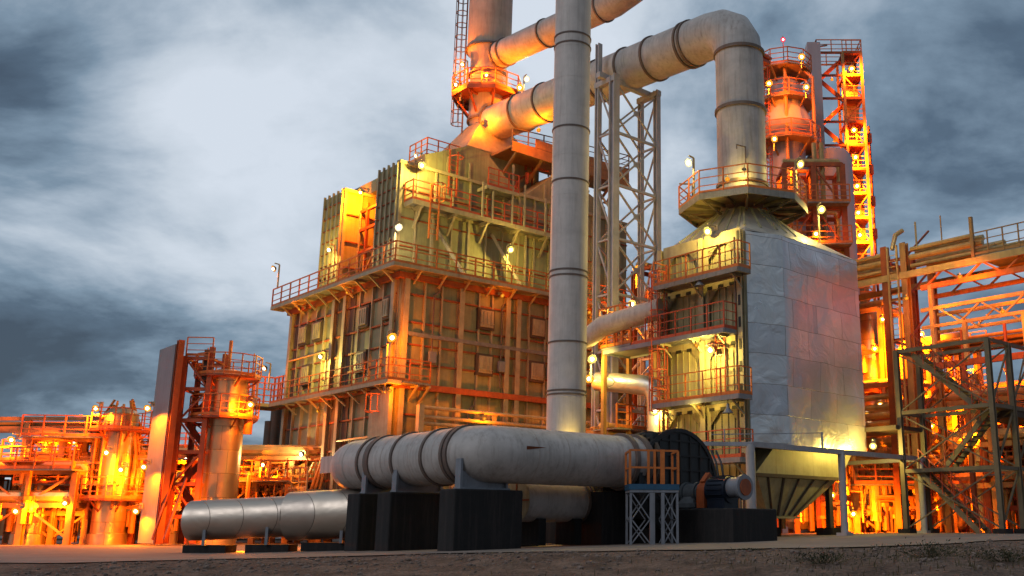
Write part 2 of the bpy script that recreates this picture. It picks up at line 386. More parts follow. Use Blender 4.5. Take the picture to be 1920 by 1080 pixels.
# ------------------------------------------------------------------ furnace building
M = Fr(-12.7, 51); LB = 17.2; LA = 13.1
m = thing('furnace_building', 'tall beige steel panelled furnace building with orange railed walkways behind the lying duct', 'industrial building', (-12.7, 51, 0), GA)
MB().box(0, LB, 0, LA, .1, 13.75).build('casing', 'panel', m)
colsB = [(0.2, 1), (3.65, 1), (6.8, 1), (7.55, 1), (10.6, 1), (13.6, 1), (14.3, 1), (17.0, 1)]
for x, _ in colsB:
    c = MB().ibeam((x, -.17, 0), (x, -.17, 13.8), .3, .32, .04)
    c.build('column', 'frame', m)
for y in (.35, 5.75, 7.1, 12.7):
    MB().ibeam((-.17, y, 0), (-.17, y, 13.8), .32, .3, .04, side=V(1, 0, 0)).build('column', 'frame', m)
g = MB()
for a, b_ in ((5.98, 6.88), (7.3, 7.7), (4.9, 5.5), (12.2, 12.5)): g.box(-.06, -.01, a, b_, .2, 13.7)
g.build('recess_shade_strip', 'dark', m)  # flat dark strips painted in for the shade of wall recesses
rb = MB(); rr = MB()
for x in (1.4, 2.47, 4.9, 5.8, 8.42, 9.6, 11.7, 12.7, 15.2, 16.1):
    rb.box(x - .05, x + .05, -.17, 0, .3, 13.6)
for y in (1.6, 2.8, 4.2, 8.4, 9.5, 10.7, 11.8):
    rb.box(-.17, 0, y - .05, y + .05, .3, 13.6)
for z in (1.6, 3.1, 4.7, 6.3, 9.0, 10.0, 11.2, 12.7):
    rr.box(.3, LB - .1, -.12, -.002, z - .045, z + .045)
    rr.box(-.12, -.002, .3, LA, z - .045, z + .045)
rb.build('wall_stiffener', 'frame', m); rr.build('wall_girt', 'rib', m)
for z in (7.75, 13.62):
    h = MB().box(-.34, LB + .2, -.36, -.1, z - .16, z + .16); h.box(-.34, -.1, -.1, LA + .2, z - .16, z + .16)
    h.build('ring_beam', 'rib', m)
def door(mb_root, face, a, z, w=.85, h=.95):
    f = MB(); p = MB()
    if face == 'B':
        f.box(a - w / 2 - .12, a + w / 2 + .12, -.26, -.003, z - h / 2 - .14, z + h / 2 + .14); p.box(a - w / 2, a + w / 2, -.34, -.262, z - h / 2, z + h / 2)
        for k in (-.25, 0, .25): p.bar((a + k, -.36, z - h / 2 + .08), (a + k, -.36, z + h / 2 - .08), .04)
        p.bar((a - w / 2, -.37, z - h * .3), (a + w / 2, -.37, z - h * .3), .05)
    else:
        f.box(-.26, -.003, a - w / 2 - .12, a + w / 2 + .12, z - h / 2 - .14, z + h / 2 + .14); p.box(-.34, -.262, a - w / 2, a + w / 2, z - h / 2, z + h / 2)
        for k in (-.25, 0, .25): p.bar((-.36, a + k, z - h / 2 + .08), (-.36, a + k, z + h / 2 - .08), .04)
    o = f.build('inspection_door', 'dark', m); q = p.build('door_panel', 'frame', o)
for x in (5.35, 9.0, 12.2, 15.65):
    for z in (12.0, 9.4): door(m, 'B', x, z)
for y in (3.5, 9.1, 11.0):
    for z in (11.9,): door(m, 'A', y, z)
door(m, 'A', 1.0, 12.0, .6); door(m, 'A', 3.5, 9.4); door(m, 'A', 10.2, 9.4)
# roof slab of lower casing, upper modules
MB().box(-.1, LB + .1, -.1, LA + .1, 13.78, 13.9).build('roof_deck', 'grate', m)
def module(y0, y1, z0, z1, x0=0., x1=LB):
    b = MB().box(x0, x1, y0, y1, z0, z1).build('upper_casing', 'panel', m)
    r = MB(); q = MB()
    n = max(3, int((y1 - y0) / .48))
    for i in range(n + 1):
        y = y0 + (y1 - y0) * i / n; r.box(x0 - .13, x0 - .002, y - .045, y + .045, z0, z1 + .12)
    for i in range(int((z1 - z0) / .75)):
        z = z0 + .5 + i * .75; q.box(x0 - .08, x0 - .003, y0, y1, z - .025, z + .025)
    x = x0 + 1.15
    for i in range(14):
        if x > x1: break
        r.box(x - .05, x + .05, y0 - .13, y0 - .002, z0, z1); x += 1.18
    r.box(x0 + .02, x0 + .2, y0 - .16, y0 - .003, z0, z1 + .1)
    for z in (z0 + 1.7, z0 + 3.3, z0 + 5.0): q.box(x0 + .2, x1, y0 - .09, y0 - .004, z - .035, z + .035)
    r.box(x0 - .05, x1, y0 - .2, y0 + .05, z1 - .02, z1 + .16)
    r.build('casing_rib', 'frame', b); q.build('casing_girt', 'rib', b)
module(1.0, 3.1, 13.9, 20.3); module(7.5, 9.8, 13.9, 20.3)
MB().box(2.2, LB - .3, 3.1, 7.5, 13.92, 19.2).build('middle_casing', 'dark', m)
# cross stuff in the gap, lit
g = MB()
for z in (15.2, 16.6, 18.0, 19.2): g.bar((1.2, 3.1, z), (1.2, 7.5, z), .16)
for y in (4.0, 5.3, 6.6): g.bar((1.2, y, 13.9), (1.2, y, 19.6), .16)
g.bar((1.2, 3.2, 14.2), (1.2, 5.3, 16.6), .1); g.bar((1.2, 7.4, 14.2), (1.2, 5.3, 16.6), .1)
g.build('gap_bracing', 'oxide', m)
MB().path([(1.6, 5.3, 13.9), (1.6, 5.3, 16.5), (2.4, 5.3, 17.2)], .5, 14).build('riser_pipe', 'pipe', m)
# hoods to the stack
for x0, prof in ((1.6, [(0, 20.47), (6.6, 20.47), (4.2, 22.45), (3.0, 22.6), (0, 21.25)]), (8.7, [(0, 20.47), (6.6, 20.47), (6.6, 21.2), (3.4, 22.6), (2.4, 22.45)])):
    hood = MB(); n = len(prof); v = [(x0 + x, 1.02, z) for x, z in prof] + [(x0 + x, 9.6, z) for x, z in prof]
    hood.add(v, [tuple(range(n)), tuple(range(n, 2 * n))[::-1]] + [(i, n + i, n + (i + 1) % n, (i + 1) % n) for i in range(n)])
    hood.box(x0 - .1, x0 + 6.7, .86, 1.0, 20.30, 20.46)
    ho_ = hood.build('roof_hood', 'panel', m)
    hr = MB()
    for t in (1.5, 3.0, 4.4): hr.box(x0 + t - .05, x0 + t + .05, .95, 1.015, 20.5, 21.2 + (t < 5) * .3)
    hr.build('hood_rib', 'frame', ho_)
MB().box(5.8, 11.4, 3.2, 7.6, 20.4, 23.6).build('collector_box', 'panel', m)
MB().frus((5.8, 11.4, 3.2, 7.6), 23.61, (7.7, 9.5, 4.5, 6.3), 26.3).build('stack_transition', 'frame', m)
# upper access deck right of the stack
dk = MB().box(7.6, 17.4, 1.0, 3.4, 23.35, 23.5); dk.box(7.6, 17.4, .95, 1.05, 23.1, 23.75); dk.box(9.4, 17.4, .96, 1.04, 23.78, 24.35)
for x in (8, 10, 12, 14, 16): dk.bar((x, 1.0, 23.2), (x, 3.5, 21.3), .14)
o = dk.build('roof_walkway', 'steel', m)
MB().rail([(7.6, 1.0, 24.35 - .85), (7.6, 1.0, 23.5), (17.4, 1.0, 24.3), (17.4, 3.4, 24.3)][1:], 1.1).build('railing', 'ring', o)
ax_, az_ = M.hy(800, 291, 3.4); bx_ = ax_ + 2.3
o = MB().box(ax_, bx_, 3.4, 5.4, az_ - .1, az_).build('roof_walkway', 'grate', m); MB().rail([(ax_, 5.4, az_), (ax_, 3.4, az_), (bx_, 3.4, az_)], 1.15, .7).build('railing', 'rail', o)
MB().bar((ax_ + .2, 3.6, 20.3), (ax_ + .2, 3.6, az_ - .1), .15).bar((ax_ + .2, 5.2, 20.3), (ax_ + .2, 5.2, az_ - .1), .15).bar((bx_ - .2, 3.6, 20.3), (bx_ - .2, 3.6, az_ - .1), .15).each('walkway_post', 'oxide', o)
gp = MB()
for k in range(26):
    a = (R.uniform(9, 16), R.uniform(1.5, 3.4), R.uniform(20.6, 23)); d = R.choice([(R.uniform(.8, 2.5), 0, 0), (0, 0, R.uniform(.5, 1.6)), (R.uniform(.4, 1.2), R.uniform(-.4, .4), R.uniform(.4, 1.2))])
    gp.bar(a, (a[0] + d[0], a[1] + d[1], min(23.3, a[2] + d[2])), R.uniform(.06, .16))
gp.each('walkway_bracing', 'oxide', m)
def deck(root, pts, z, name='platform', mat='grate', th=.1, fascia=.22):
    d = MB().poly(pts, z - th, z)
    n = len(pts)
    return d.build(name, mat, root)
def fascia(root, pts, z, h=.24, t=.06, mat='frame', closed=True, name='edge_beam'):
    f = MB(); P = list(pts) + ([pts[0]] if closed else [])
    for a, b_ in zip(P, P[1:]): f.bar((a[0], a[1], z - h / 2), (b_[0], b_[1], z - h / 2), t, h)
    return f.build(name, mat, root)
# walkways round the building
def walkway(z, far, right, x0=-1.1, y0=-1.1, rails=True, mat='rail', rt=.06):
    pts = [(x0, y0), (right, y0), (right, -.3), (-.3, -.3), (-.3, far), (x0, far)]
    d = deck(m, pts, z); fascia(d, pts, z + .01, .2)
    br = MB()
    for y in [0.3 + i * 1.55 for i in range(int(far / 1.55))]: br.bar((-.2, y, z - .75), (x0 + .1, y, z - .12), .09); br.bar((-.2, y, z - .17), (x0, y, z - .17), .1)
    for x in [0.6 + i * 1.55 for i in range(int(right / 1.55))]: br.bar((x, -.2, z - .75), (x, y0 + .1, z - .12), .09); br.bar((x, -.2, z - .17), (x, y0, z - .17), .1)
    br.each('bracket', 'frame', d, 2)
    MB().rail([(x0 + .05, far, z), (x0 + .05, y0 + .05, z), (right, y0 + .05, z)], 1.15, 1.25, rt).build('railing', mat, d)
    return d
d = walkway(14.0, LA + .9, 17.6)
d = deck(m, [(-1.1, 0), (-.3, 0), (-.3, 13), (-1.1, 13)], 7.85)
fascia(d, [(-1.1, -1.1), (-.3, -1.1), (-.3, 13), (-1.1, 13)], 7.86, .2)
MB().poly([(-1.1, -1.1), (1.4, -1.1), (1.4, -.36), (-.35, -.36), (-.35, -.002), (-1.1, -.002)], 7.75, 7.85).build('corner_deck', 'grate', d)
MB().rail([(-1.05, 13, 7.85), (-1.05, -1.05, 7.85), (1.4, -1.05, 7.85)], 1.15, 1.25).build('railing', 'rail', d)
br = MB()
for y in [0.3 + i * 1.55 for i in range(8)]: br.bar((-.2, y, 7.1), (-1.0, y, 7.72), .09); br.bar((-.2, y, 7.68), (-1.1, y, 7.68), .1)
for x in (.7, 1.4): br.bar((x, -.2, 7.0), (x, -1.0, 7.7), .1).bar((x, -.2, 7.68), (x, -1.1, 7.68), .1)
br.each('bracket', 'frame', d, 2)
# caged end platform at the far left of the lower walkway
d = deck(m, [(-1.9, 13), (0, 13), (0, 15.0), (-1.9, 15.0)], 7.85); fascia(d, [(-1.9, 13), (0, 13), (0, 15.0), (-1.9, 15.0)], 7.86, .2)
MB().rail([(-1.9, 13, 7.85), (-1.9, 15, 7.85), (0, 15, 7.85), (0, 13.3, 7.85)], 1.9, .6, .08, mids=4).build('railing', 'rail', d)
# mid platform on B face of the front module
P = [(.4, 0), (11.4, 0), (11.4, .9), (.4, .9)]
d = deck(m, P, 18.05); fascia(d, P, 18.06, .26)
MB().rail([(.4, .9, 18.05), (.4, 0.03, 18.05), (11.4, .03, 18.05)], 1.15, 1.2).build('railing', 'railr', d)
br = MB()
for x in (1.0, 3.2, 5.4, 7.6, 9.8, 11.2): br.bar((x, .9, 16.7), (x, .1, 17.85), .12); br.bar((x, .9, 17.8), (x, 0, 17.8), .14, .2)
br.each('bracket', 'frame', d, 2); MB().bar((3.4, -.9, 14.0), (2.5, .8, 16.9), .17).bar((7.3, -.9, 14.0), (6.2, .8, 17.4), .17).each('raking_strut', 'frame', m)
MB().ladder((1.75, -.02, 16.0), 19.2, (0, -1, 0), (1, 0, 0), .55, t=.08).build('cage_ladder', 'rail', m)
MB().ladder((3.4, .85, 19.2), 21.9, (0, -1, 0), (1, 0, 0), .55, t=.08).build('cage_ladder', 'railr', m)
MB().ladder((-.4, .9, 4.2), 7.8, (-1, 0, 0), (0, 1, 0), .6, t=.07).build('cage_ladder', 'rail', m)
P = [(5.2, -.1), (7.4, -.1), (7.4, .98), (5.2, .98)]
d = deck(m, P, 20.0); fascia(d, P, 20.01, .2); MB().rail([(5.2, -.1, 20), (7.4, -.1, 20)], 1.1, .7).build('railing', 'railr', d)
st = MB()
for x in (4.9, 5.6, 7.0, 7.9, 9.5, 10.8): st.bar((x, -.06, 18.0), (x, -.06, R.uniform(19.6, 22.5)), .1)
for x in (2.1, 4.5, 8.6): st.bar((x, .7, 14), (x, .7, 17.8), .12)
st.each('hanger_post', 'frame', m)
for k, (x, z0, z1) in enumerate(((1.9, 8.2, 13.4), (6.4, 8.2, 13.5), (9.9, 8.3, 13.4), (4.4, .6, 7.4), (12.2, 8.2, 13.4))):
    MB().path([(x, -.24, z0), (x, -.24, z1 - .6), (x + .35, -.24, z1 - .3), (x + .35, -.24, z1)], .045, 8).build('conduit', 'ring', m)
    MB().box(x - .2, x + .2, -.42, -.24, z0 + .9, z0 + 1.5).build('junction_box', 'mgrey', m)
tr = MB().box(.4, 16.8, -.34, -.19, 10.42, 10.5).box(.4, 16.8, -.34, -.31, 10.5, 10.62); tr.build('cable_tray', 'grate', m)
for y0, y1, z in ((.4, 5.6, 5.2), (7.2, 12.6, 5.0), (7.2, 12.6, 10.5)):
    MB().path([(-.24, y0, z), (-.24, y1, z)], .07, 8).build('conduit', 'pipe', m)
# pipes along the front of the building, low
zr = [M.hy(873, yy, -1.3)[1] for yy in (771, 788, 800)]; xr = M.hy(790, 765, -1.3)[0]
for k, z in enumerate(zr):
    MB().path([(xr, -1.3, z), (16.5, -1.3, z)], .1, 10).build('service_pipe', 'frame', m)
MB().box(xr - .2, xr + .1, -1.45, -1.15, 0, zr[0] + .12).build('pipe_post', 'frame', m)
pp = MB()
for x in (5.5, 9.4, 13.3): pp.bar((x, -1.12, 0), (x, -1.12, zr[0]), .2)
pp.each('pipe_post', 'frame', m)
# low-left annex railing (bright rail in front of the base)
P = [(-1.6, 6), (-.4, 6), (-.4, 13.5), (-1.6, 13.5)]
d = deck(m, P, 2.6); MB().rail([(-1.6, 13.5, 2.6), (-1.6, 6, 2.6)], 1.15, .9, .07).build('railing', 'frame', d)
pp = MB()
for y in (6.2, 8.6, 11, 13.3): pp.bar((-1.5, y, 0), (-1.5, y, 2.5), .14)
pp.each('platform_post', 'steel', d)
pp = MB()
for i in range(15):
    y = R.uniform(6, 13.2); pp.path([(-.8, y, .2), (-.8, y, R.uniform(1.5, 4)), (-.35, y, R.uniform(4, 4.4))], R.uniform(.05, .12), 8)
pp.each('burner_pipe', 'pipeo', m)
# orange lower corner: ladder enclosure
MB().box(-.55, -.33, -.4, 1.6, .2, 7.6).build('corner_casing', 'frame', m)

# ------------------------------------------------------------------ main stack
SK = (8.62, 5.4)
t = thing('exhaust_stack', 'thick grey exhaust stack rising out of frame from the furnace roof, with lit ring platform', 'chimney', M.w(*SK), GA)
MB().lathe([(1.0, 26.2), (1.2, 26.6), (1.2, 31.2), (1.46, 31.6), (1.46, 44), (1.3, 44)], seg=40).build('shell', 'stack', t)
for z, r in ((26.6, 1.2), (29.9, 1.2), (31.7, 1.46), (37.4, 1.46)):
    MB().lathe([(r, z - .07), (r + .1, z - .07), (r + .1, z + .07), (r, z + .07)], seg=40).build('flange_ring', 'ring', t)
def octo(r, n=8, ph=0.): return [(r * cos(2 * pi * (k + .5) / n + ph), r * sin(2 * pi * (k + .5) / n + ph)) for k in range(n)]
O = octo(2.35)
d = deck(t, O, 28.35, mat='oxide'); fascia(d, O, 28.36, .25, mat='oxide')
MB().rail([(x, y, 28.36) for x, y in O], 1.15, 1.0, .06, closed=True).build('railing', 'rail', d)
b = MB()
for x, y in O: b.bar((x * .52, y * .52, 26.9), (x * .95, y * .95, 28.2), .12); b.bar((x * .5, y * .5, 28.15), (x * .98, y * .98, 28.15), .12)
b.each('bracket', 'oxide', d, 2)
P2 = [(-1.9, .9), (-1.2, .9), (-1.2, 2.1), (-1.9, 2.1)]
MB().ladder((-1.25, .95, 24.2), 44, (-.8, .6, 0), (.6, .8, 0), .5).build('cage_ladder', 'ring', t)
# ------------------------------------------------------------------ silver heat recovery unit
S = Fr(4.54, 41)
u = thing('heat_recovery_unit', 'dented silver clad box unit with beige framed side, hipped silver roof and hopper underneath', 'industrial unit', (4.54, 41, 0), GA)
PL = [(.1, .08), (1.95, -.5), (8.0, -.28), (8.0, 5.1), (.1, 5.1)]
def lerp(a, b_, t): return a + (b_ - a) * t
v = []; f = []; NZ = 22; segs = []
loop = []
for i in range(len(PL)):
    a = PL[i]; b_ = PL[(i + 1) % len(PL)]; n = max(2, int(sqrt((a[0] - b_[0]) ** 2 + (a[1] - b_[1]) ** 2) / .4))
    for k in range(n): loop.append((lerp(a[0], b_[0], k / n), lerp(a[1], b_[1], k / n), k == 0))
nl = len(loop)
for j in range(NZ + 1):
    z = 3.95 + (13.15 - 3.95) * j / NZ
    for x, y, c in loop:
        q = .0 if (c) else _ns.noise(Vector((x * .9, y * .9, z * .7))) * .10
        v.append((x - q * .3, y - q, z))
f = [(j * nl + i, j * nl + (i + 1) % nl, (j + 1) * nl + (i + 1) % nl, (j + 1) * nl + i) for j in range(NZ) for i in range(nl)]
c = MB(); c.add(v, f, True); c.add([v[i] for i in range(nl)], [tuple(range(nl))[::-1]]); c.build('cladding', 'silver', u)
sv = []; na, nb_ = 8, 44
for j in range(nb_ + 1):
    for i in range(na + 1):
        a = i / na; x = lerp(.12, 1.93, a); y = lerp(.08, -.5, a) - .03; z = lerp(4.0, 13.1, j / nb_)
        q = (_ns.noise(Vector((x * 1.1, z * .55, 3))) * .10 + _ns.noise(Vector((x * 3, z * 1.6, 9))) * .035) * (1 if 0 < i < na else 0)
        sv.append((x - q * .3, y - abs(q), z))
c = MB(); c.add(sv, [(j * (na + 1) + i, j * (na + 1) + i + 1, (j + 1) * (na + 1) + i + 1, (j + 1) * (na + 1) + i) for j in range(nb_) for i in range(na)], True); c.build('corner_sheet', 'silver3', u)
# roof
rc = (3.0, 2.6); rim = []
n = nl
v = [(x, y, 13.16) for x, y, _ in loop]
mid = []; top = []
for x, y, _ in loop:
    a = math.atan2(y - rc[1], x - rc[0]); top.append((rc[0] + 1.3 * cos(a), rc[1] + 1.3 * sin(a), 15.02))
    q = .35
    mid.append((lerp(x, top[-1][0], .2), lerp(y, top[-1][1], .2), 13.52))
v = v + mid + top
f = [(j * n + i, j * n + (i + 1) % n, (j + 1) * n + (i + 1) % n, (j + 1) * n + i) for j in range(2) for i in range(n)]
c = MB(); c.add(v, f, True); c.build('hip_roof', 'silver2', u)
c = MB()
for i in range(0, n, 2):
    if v[i][0] < 3.6: c.bar(v[n + i], v[2 * n + i], .09)
c.build('roof_rib', 'hopper', u)
# framed side (x=0 plane)
MB().box(.02, .095, .05, 5.1, 2.3, 13.1).build('side_panel', 'panelb', u)
rb = MB()
for i in range(13):
    y = .45 + i * .37
    rb.box(-.03, .018, y - .03, y + .03, 2.4, 13.0)
rb.build('corrugation', 'panelb', u)
for y in (.12, 2.35, 4.96): MB().ibeam((-.2, y, .0), (-.2, y, 13.15), .26, .24, .035, side=V(1, 0, 0)).build('column', 'frame', u)
sl = MB()
for i in range(13): sl.box(-.335, -.325, .06, .19, 1.2 + i * .95, 1.65 + i * .95)
sl.each('column_slot', 'fandark', u)
LV = [3.3, 5.85, 8.68, 11.17, 13.15]
fr = MB()
for a, b_ in zip(LV, LV[1:]):
    for y0, y1 in ((.24, 2.23), (2.47, 4.84)):
        z1 = b_ - .25; cz = .5
        fr.box(-.16, -.1, y0, y1, z1 - .18, b_ + .1)
        for s_, yy in ((1, y0), (-1, y1)):
            fr.add([(-.15, yy, z1 - .16), (-.15, yy + s_ * .8, z1 - .16), (-.15, yy, z1 - 1.0)], [(0, 1, 2), (2, 1, 0)])
            fr.box(-.155, -.105, min(yy, yy + s_ * .2), max(yy, yy + s_ * .2), a, z1 - .18)
fr.build('bay_frame', 'frame', u)
sl = MB()
for z in (6.6 + 1.55, 10.75, 5.4):
    for i in range(7): sl.box(-.175, -.162, .5 + i * .65, .8 + i * .65, z, z + .14)
sl.each('beam_slot', 'fandark', u)
for z, y0, y1, mt in ((11.17, -.55, 4.5, 'rail'), (8.68, .3, 7.9, 'railr'), (5.85, -.45, 4.6, 'rail'), (3.3, -.45, 4.8, 'railr')):
    P = [(-1.15, y0), (-.36, y0), (-.36, y1), (-1.15, y1)] if z != 8.68 else [(-1.15, y0), (-.36, y0), (-.36, 5.3), (.6, 5.3), (.6, y1), (-1.15, y1)]
    d = deck(u, P, z, mat='grate'); fascia(d, P, z + .01, .2, mat='mgrey' if z < 9 else 'grate')
    pts = [(-.36, y0, z), (-1.13, y0, z), (-1.13, y1, z), (-.36, y1, z)]
    MB().rail(pts, 1.15, .95, .045).build('railing', mt, d)
    br = MB()
    for y in (y0 + .5, 2.3, 4.2): br.bar((-.34, y, z - .7), (-1.05, y, z - .12), .07); br.bar((-.34, y, z - .16), (-1.1, y, z - .16), .09, .12)
    br.each('bracket', 'frame', d, 2)
MB().ladder((-.5, 4.55, 3.4), 12.3, (-1, 0, 0), (0, 1, 0), .5).build('cage_ladder', 'railr', u)
MB().ladder((-.5, 1.1, 5.9), 8.7, (-1, 0, 0), (0, 1, 0), .5).build('cage_ladder', 'railr', u)
MB().path([(-.3, .35, 1.2), (-.3, .35, 12.8)], .05, 8).build('conduit', 'ring', u)
# octagonal platform
C3 = (3.0, 2.6)
O = [(C3[0] + x, C3[1] + y) for x, y in octo(3.05, 8, pi / 8)]; I = [(C3[0] + x, C3[1] + y) for x, y in octo(1.3, 8, pi / 8)]
c = MB()
for k in range(8):
    a, b_, e, g_ = O[k], O[(k + 1) % 8], I[(k + 1) % 8], I[k]
    c.poly([a, b_, e, g_], 15.3, 15.38)
d = c.build('ring_platform', 'panelb', u)
fascia(d, O, 15.42, .3, mat='grate')
br = MB()
for k in range(8):
    a = O[k]; i_ = I[k]; mmx = ((O[k][0] + O[(k + 1) % 8][0]) / 2, (O[k][1] + O[(k + 1) % 8][1]) / 2); mi = ((I[k][0] + I[(k + 1) % 8][0]) / 2, (I[k][1] + I[(k + 1) % 8][1]) / 2)
    br.bar((a[0], a[1], 15.22), (i_[0], i_[1], 15.22), .1, .16); br.bar((mmx[0], mmx[1], 15.23), (mi[0], mi[1], 15.23), .08, .14)
    br.bar((lerp(a[0], i_[0], .15), lerp(a[1], i_[1], .15), 15.15), (lerp(a[0], i_[0], .85), lerp(a[1], i_[1], .85), 14.75), .08)
br.each('bracket', 'steelg', d, 3)
MB().rail([(x, y, 15.38) for x, y in O], 1.15, 1.1, .05, closed=True).build('railing', 'rail', d)
MB().path([(1.2, 4.2, 15.4), (1.2, 4.2, 16.6), (.7, 4.6, 16.6)], .04, 6).build('hook_pipe', 'ring', d)
# hopper and legs
h = MB().frus((.6, 6.6, .25, 4.6), 2.78, (1.9, 7.6, .25, 5.0), 3.93); ho = h.build('hopper', 'hopper', u)
h = MB().frus((2.1, 4.1, .9, 3.6), 1.05, (.75, 6.3, .3, 4.5), 2.62); h.box(2.0, 4.2, .8, 3.7, .95, 1.04); h.build('hopper_cone', 'hopper', ho)
h = MB().box(.45, 6.75, .1, 4.8, 2.63, 2.77); h.build('hopper_flange', 'dark', ho)
h = MB()
for t_ in (.12, .31, .5, .69, .88):
    xa = lerp(2.1, 4.1, t_); xb = lerp(.75, 6.3, t_); h.bar((xa, .86, 1.07), (xb, .26, 2.62), .09, .07)
h.build('hopper_rib', 'dark', ho)
for x, y in ((6.1, .6), (6.1, 4.2), (1.2, 4.4), (7.7, 4.6)):
    gzz = gz(S.w(x, y).x)
    MB().ibeam((x, y, gzz + .3), (x, y, 3.9), .26, .24, .04).build('support_leg', 'dark', u)
def footing(x, y, s, h, label, fr_=S, mat='plinth', group='concrete footings under the silver unit'):
    w_ = fr_.w(x, y); o = MB().box(-s / 2, s / 2, -s / 2, s / 2, 0, h).build('concrete_footing', mat); o.location = (w_.x, w_.y, gz(w_.x) - .01); o.rotation_euler = (0, 0, GA)
    tag(o, label, 'footing', group)
footing(6.1, .6, .9, .32, 'dark concrete footing under the near right leg of the hopper')
footing(6.1, 4.2, .9, .32, 'dark concrete footing under the rear leg behind the hopper')
footing(3.1, 2.0, 1.1, .42, 'wide dark concrete block under the hopper outlet')
MB().box(2.8, 3.4, 1.6, 2.4, .6, .94).build('hopper_outlet', 'fandark', ho)
# ------------------------------------------------------------------ overhead duct, unit -> stack
w0 = S.w(3.0, 2.6)
t = thing('overhead_duct', 'large grey duct arching from the silver unit up and across to the lit stack', 'duct', (w0.x, w0.y, 0), GA)
ya = lambda px, py: S.hx(px, py, 3.0)[0] - 2.6
rise = lambda y: 25.15 + (y - 2) * (26.3 - 25.15) / 20
pts = [(0, 0, 15.39)] + [tuple(p) for p in arc((0, 0, 25.05), (0, 0, 23.1), (0, 1.9, rise(1.9)), 4)] + [(0, 21.0, rise(21.0))]
MB().path(pts, 1.18, 36).build('shell', 'duct', t)
for z in (at(1388, 355, 45.2).z, at(1388, 215, 45.2).z, at(1388, 108, 45.2).z):
    MB().ringp((0, 0, z), (0, 0, 1), 1.18, .16, .09, 36).build('flange_ring', 'ring', t)
dr = Vector((0, 20, 1.15)).normalized()
for y in (3.1, 3.4, 5.9, 8.0, 10.4, 13.0, 15.4, 17.9, 20.9):
    MB().ringp((0, y, rise(y)), dr, 1.18, .13, .09, 36).build('flange_ring', 'ring', t)
c = MB().box(.75, 1.35, -.9, -.6, 23.05, 23.2); c.box(.8, 1.4, -.95, -.6, 23.3, 23.42); c.bar((1.2, -.4, 22.9), (1.9, .4, 24.6), .12); c.bar((1.25, -.2, 22.0), (1.5, .0, 23.4), .08)
c.build('lifting_bracket', 'railr', t)
MB().path([(-.9, -1.0, 17.2), (-.9, -1.0, 18.0), (-1.4, -.9, 18.0), (-1.4, -.9, 17.8)], .035, 6).build('lamp_hook', 'ring', t)
# upper duct
t = thing('upper_duct', 'narrower grey duct above the arching one, running from the stack out of the frame top', 'duct', (w0.x, w0.y, 0), GA)
up = lambda y: 30.2 + (y - 9.4) * .9 / 12
pts = [(0, 20.8, up(20.8))] + [(0, 9.4, up(9.4))] + [tuple(p) for p in arc((0, 7.4, 30.2), (0, 8.6, 30.15), (0, 7.5, 32), 3)][1:] + [(0, 7.5, 40)]
MB().path(pts, .86, 30).build('shell', 'duct', t)
for y in (20.6, 19.9, 15.6, 10.2): MB().ringp((0, y, up(y)), (0, 1, .075), .86, .12, .08, 30).build('flange_ring', 'ring', t)
# ------------------------------------------------------------------ white vertical duct
t = thing('vertical_duct', 'tall slender white duct standing upright in front of the furnace building, banded with flange rings', 'duct', (-2.84, 38, 0), 0)
MB().path([(0, 0, 1.2), (0, 0, 27)], .755, 36).build('shell', 'vduct', t)
for y in (75, 92, 247, 345, 512, 522, 645, 735, 742):
    MB().ringp((0, 0, at(1065, y, 38).z), (0, 0, 1), .755, .055, .035, 36).build('flange_ring', 'ring', t)
MB().lathe([(.8, 0), (1.3, 0), (1.3, .9), (.78, 1.25), (.76, 1.4)], seg=24).build('base_skirt', 'plinth', t)
for z in (3.9, 5.4, 6.9, 8.6, 10.2, 11.9, 13.5, 15.2, 16.9, 18.6, 20.0): MB().ringp((0, 0, z), (0, 0, 1), .755, .03, .007, 36).build('lap_seam', 'vduct', t)
# ------------------------------------------------------------------ lattice tower under the duct
LF = Fr(-1.38, 49)
t = thing('lattice_tower', 'slim grey lattice support tower with crossed braces under the overhead duct', 'support tower', (-1.38, 49, 0), GA)
for (x, y), w, z1 in (((0, 0), .42, 24.3), ((3.2, 0), .30, 24.4), ((0, 1.3), .28, 26.6), ((3.2, 1.3), .26, 24.4)):
    MB().ibeam((x, y, 0), (x, y, z1), w, w, .06).build('leg', 'gant', t)
zs = [0.4 + i * 2.95 for i in range(9)]
for a, b_ in zip(zs, zs[1:]):
    c = MB(); c.bar((0, 0, a), (3.2, 0, b_), .09); c.bar((3.2, 0, a), (0, 0, b_), .09); c.bar((0, 0, a), (3.2, 0, a), .13)
    c.bar((0, 1.3, a), (3.2, 1.3, b_), .09); c.bar((3.2, 1.3, a), (0, 1.3, b_), .09); c.bar((0, 0, a), (0, 1.3, b_), .08); c.bar((3.2, 1.3, a), (3.2, 0, b_), .08)
    c.bar((0, 0, a), (0, 1.3, a), .1); c.bar((3.2, 0, a), (3.2, 1.3, a), .1)
    c.box(1.45, 1.75, -.03, .03, (a + b_) / 2 - .15, (a + b_) / 2 + .15)
    c.build('cross_brace', 'gant', t)
MB().bar((-.6, .65, 24.35), (3.9, .65, 24.35), .3).bar((3.2, -.2, 24.2), (3.2, 1.5, 24.2), .3).bar((0, -.2, 24.1), (0, 1.5, 24.1), .3).each('top_beam', 'gant', t)
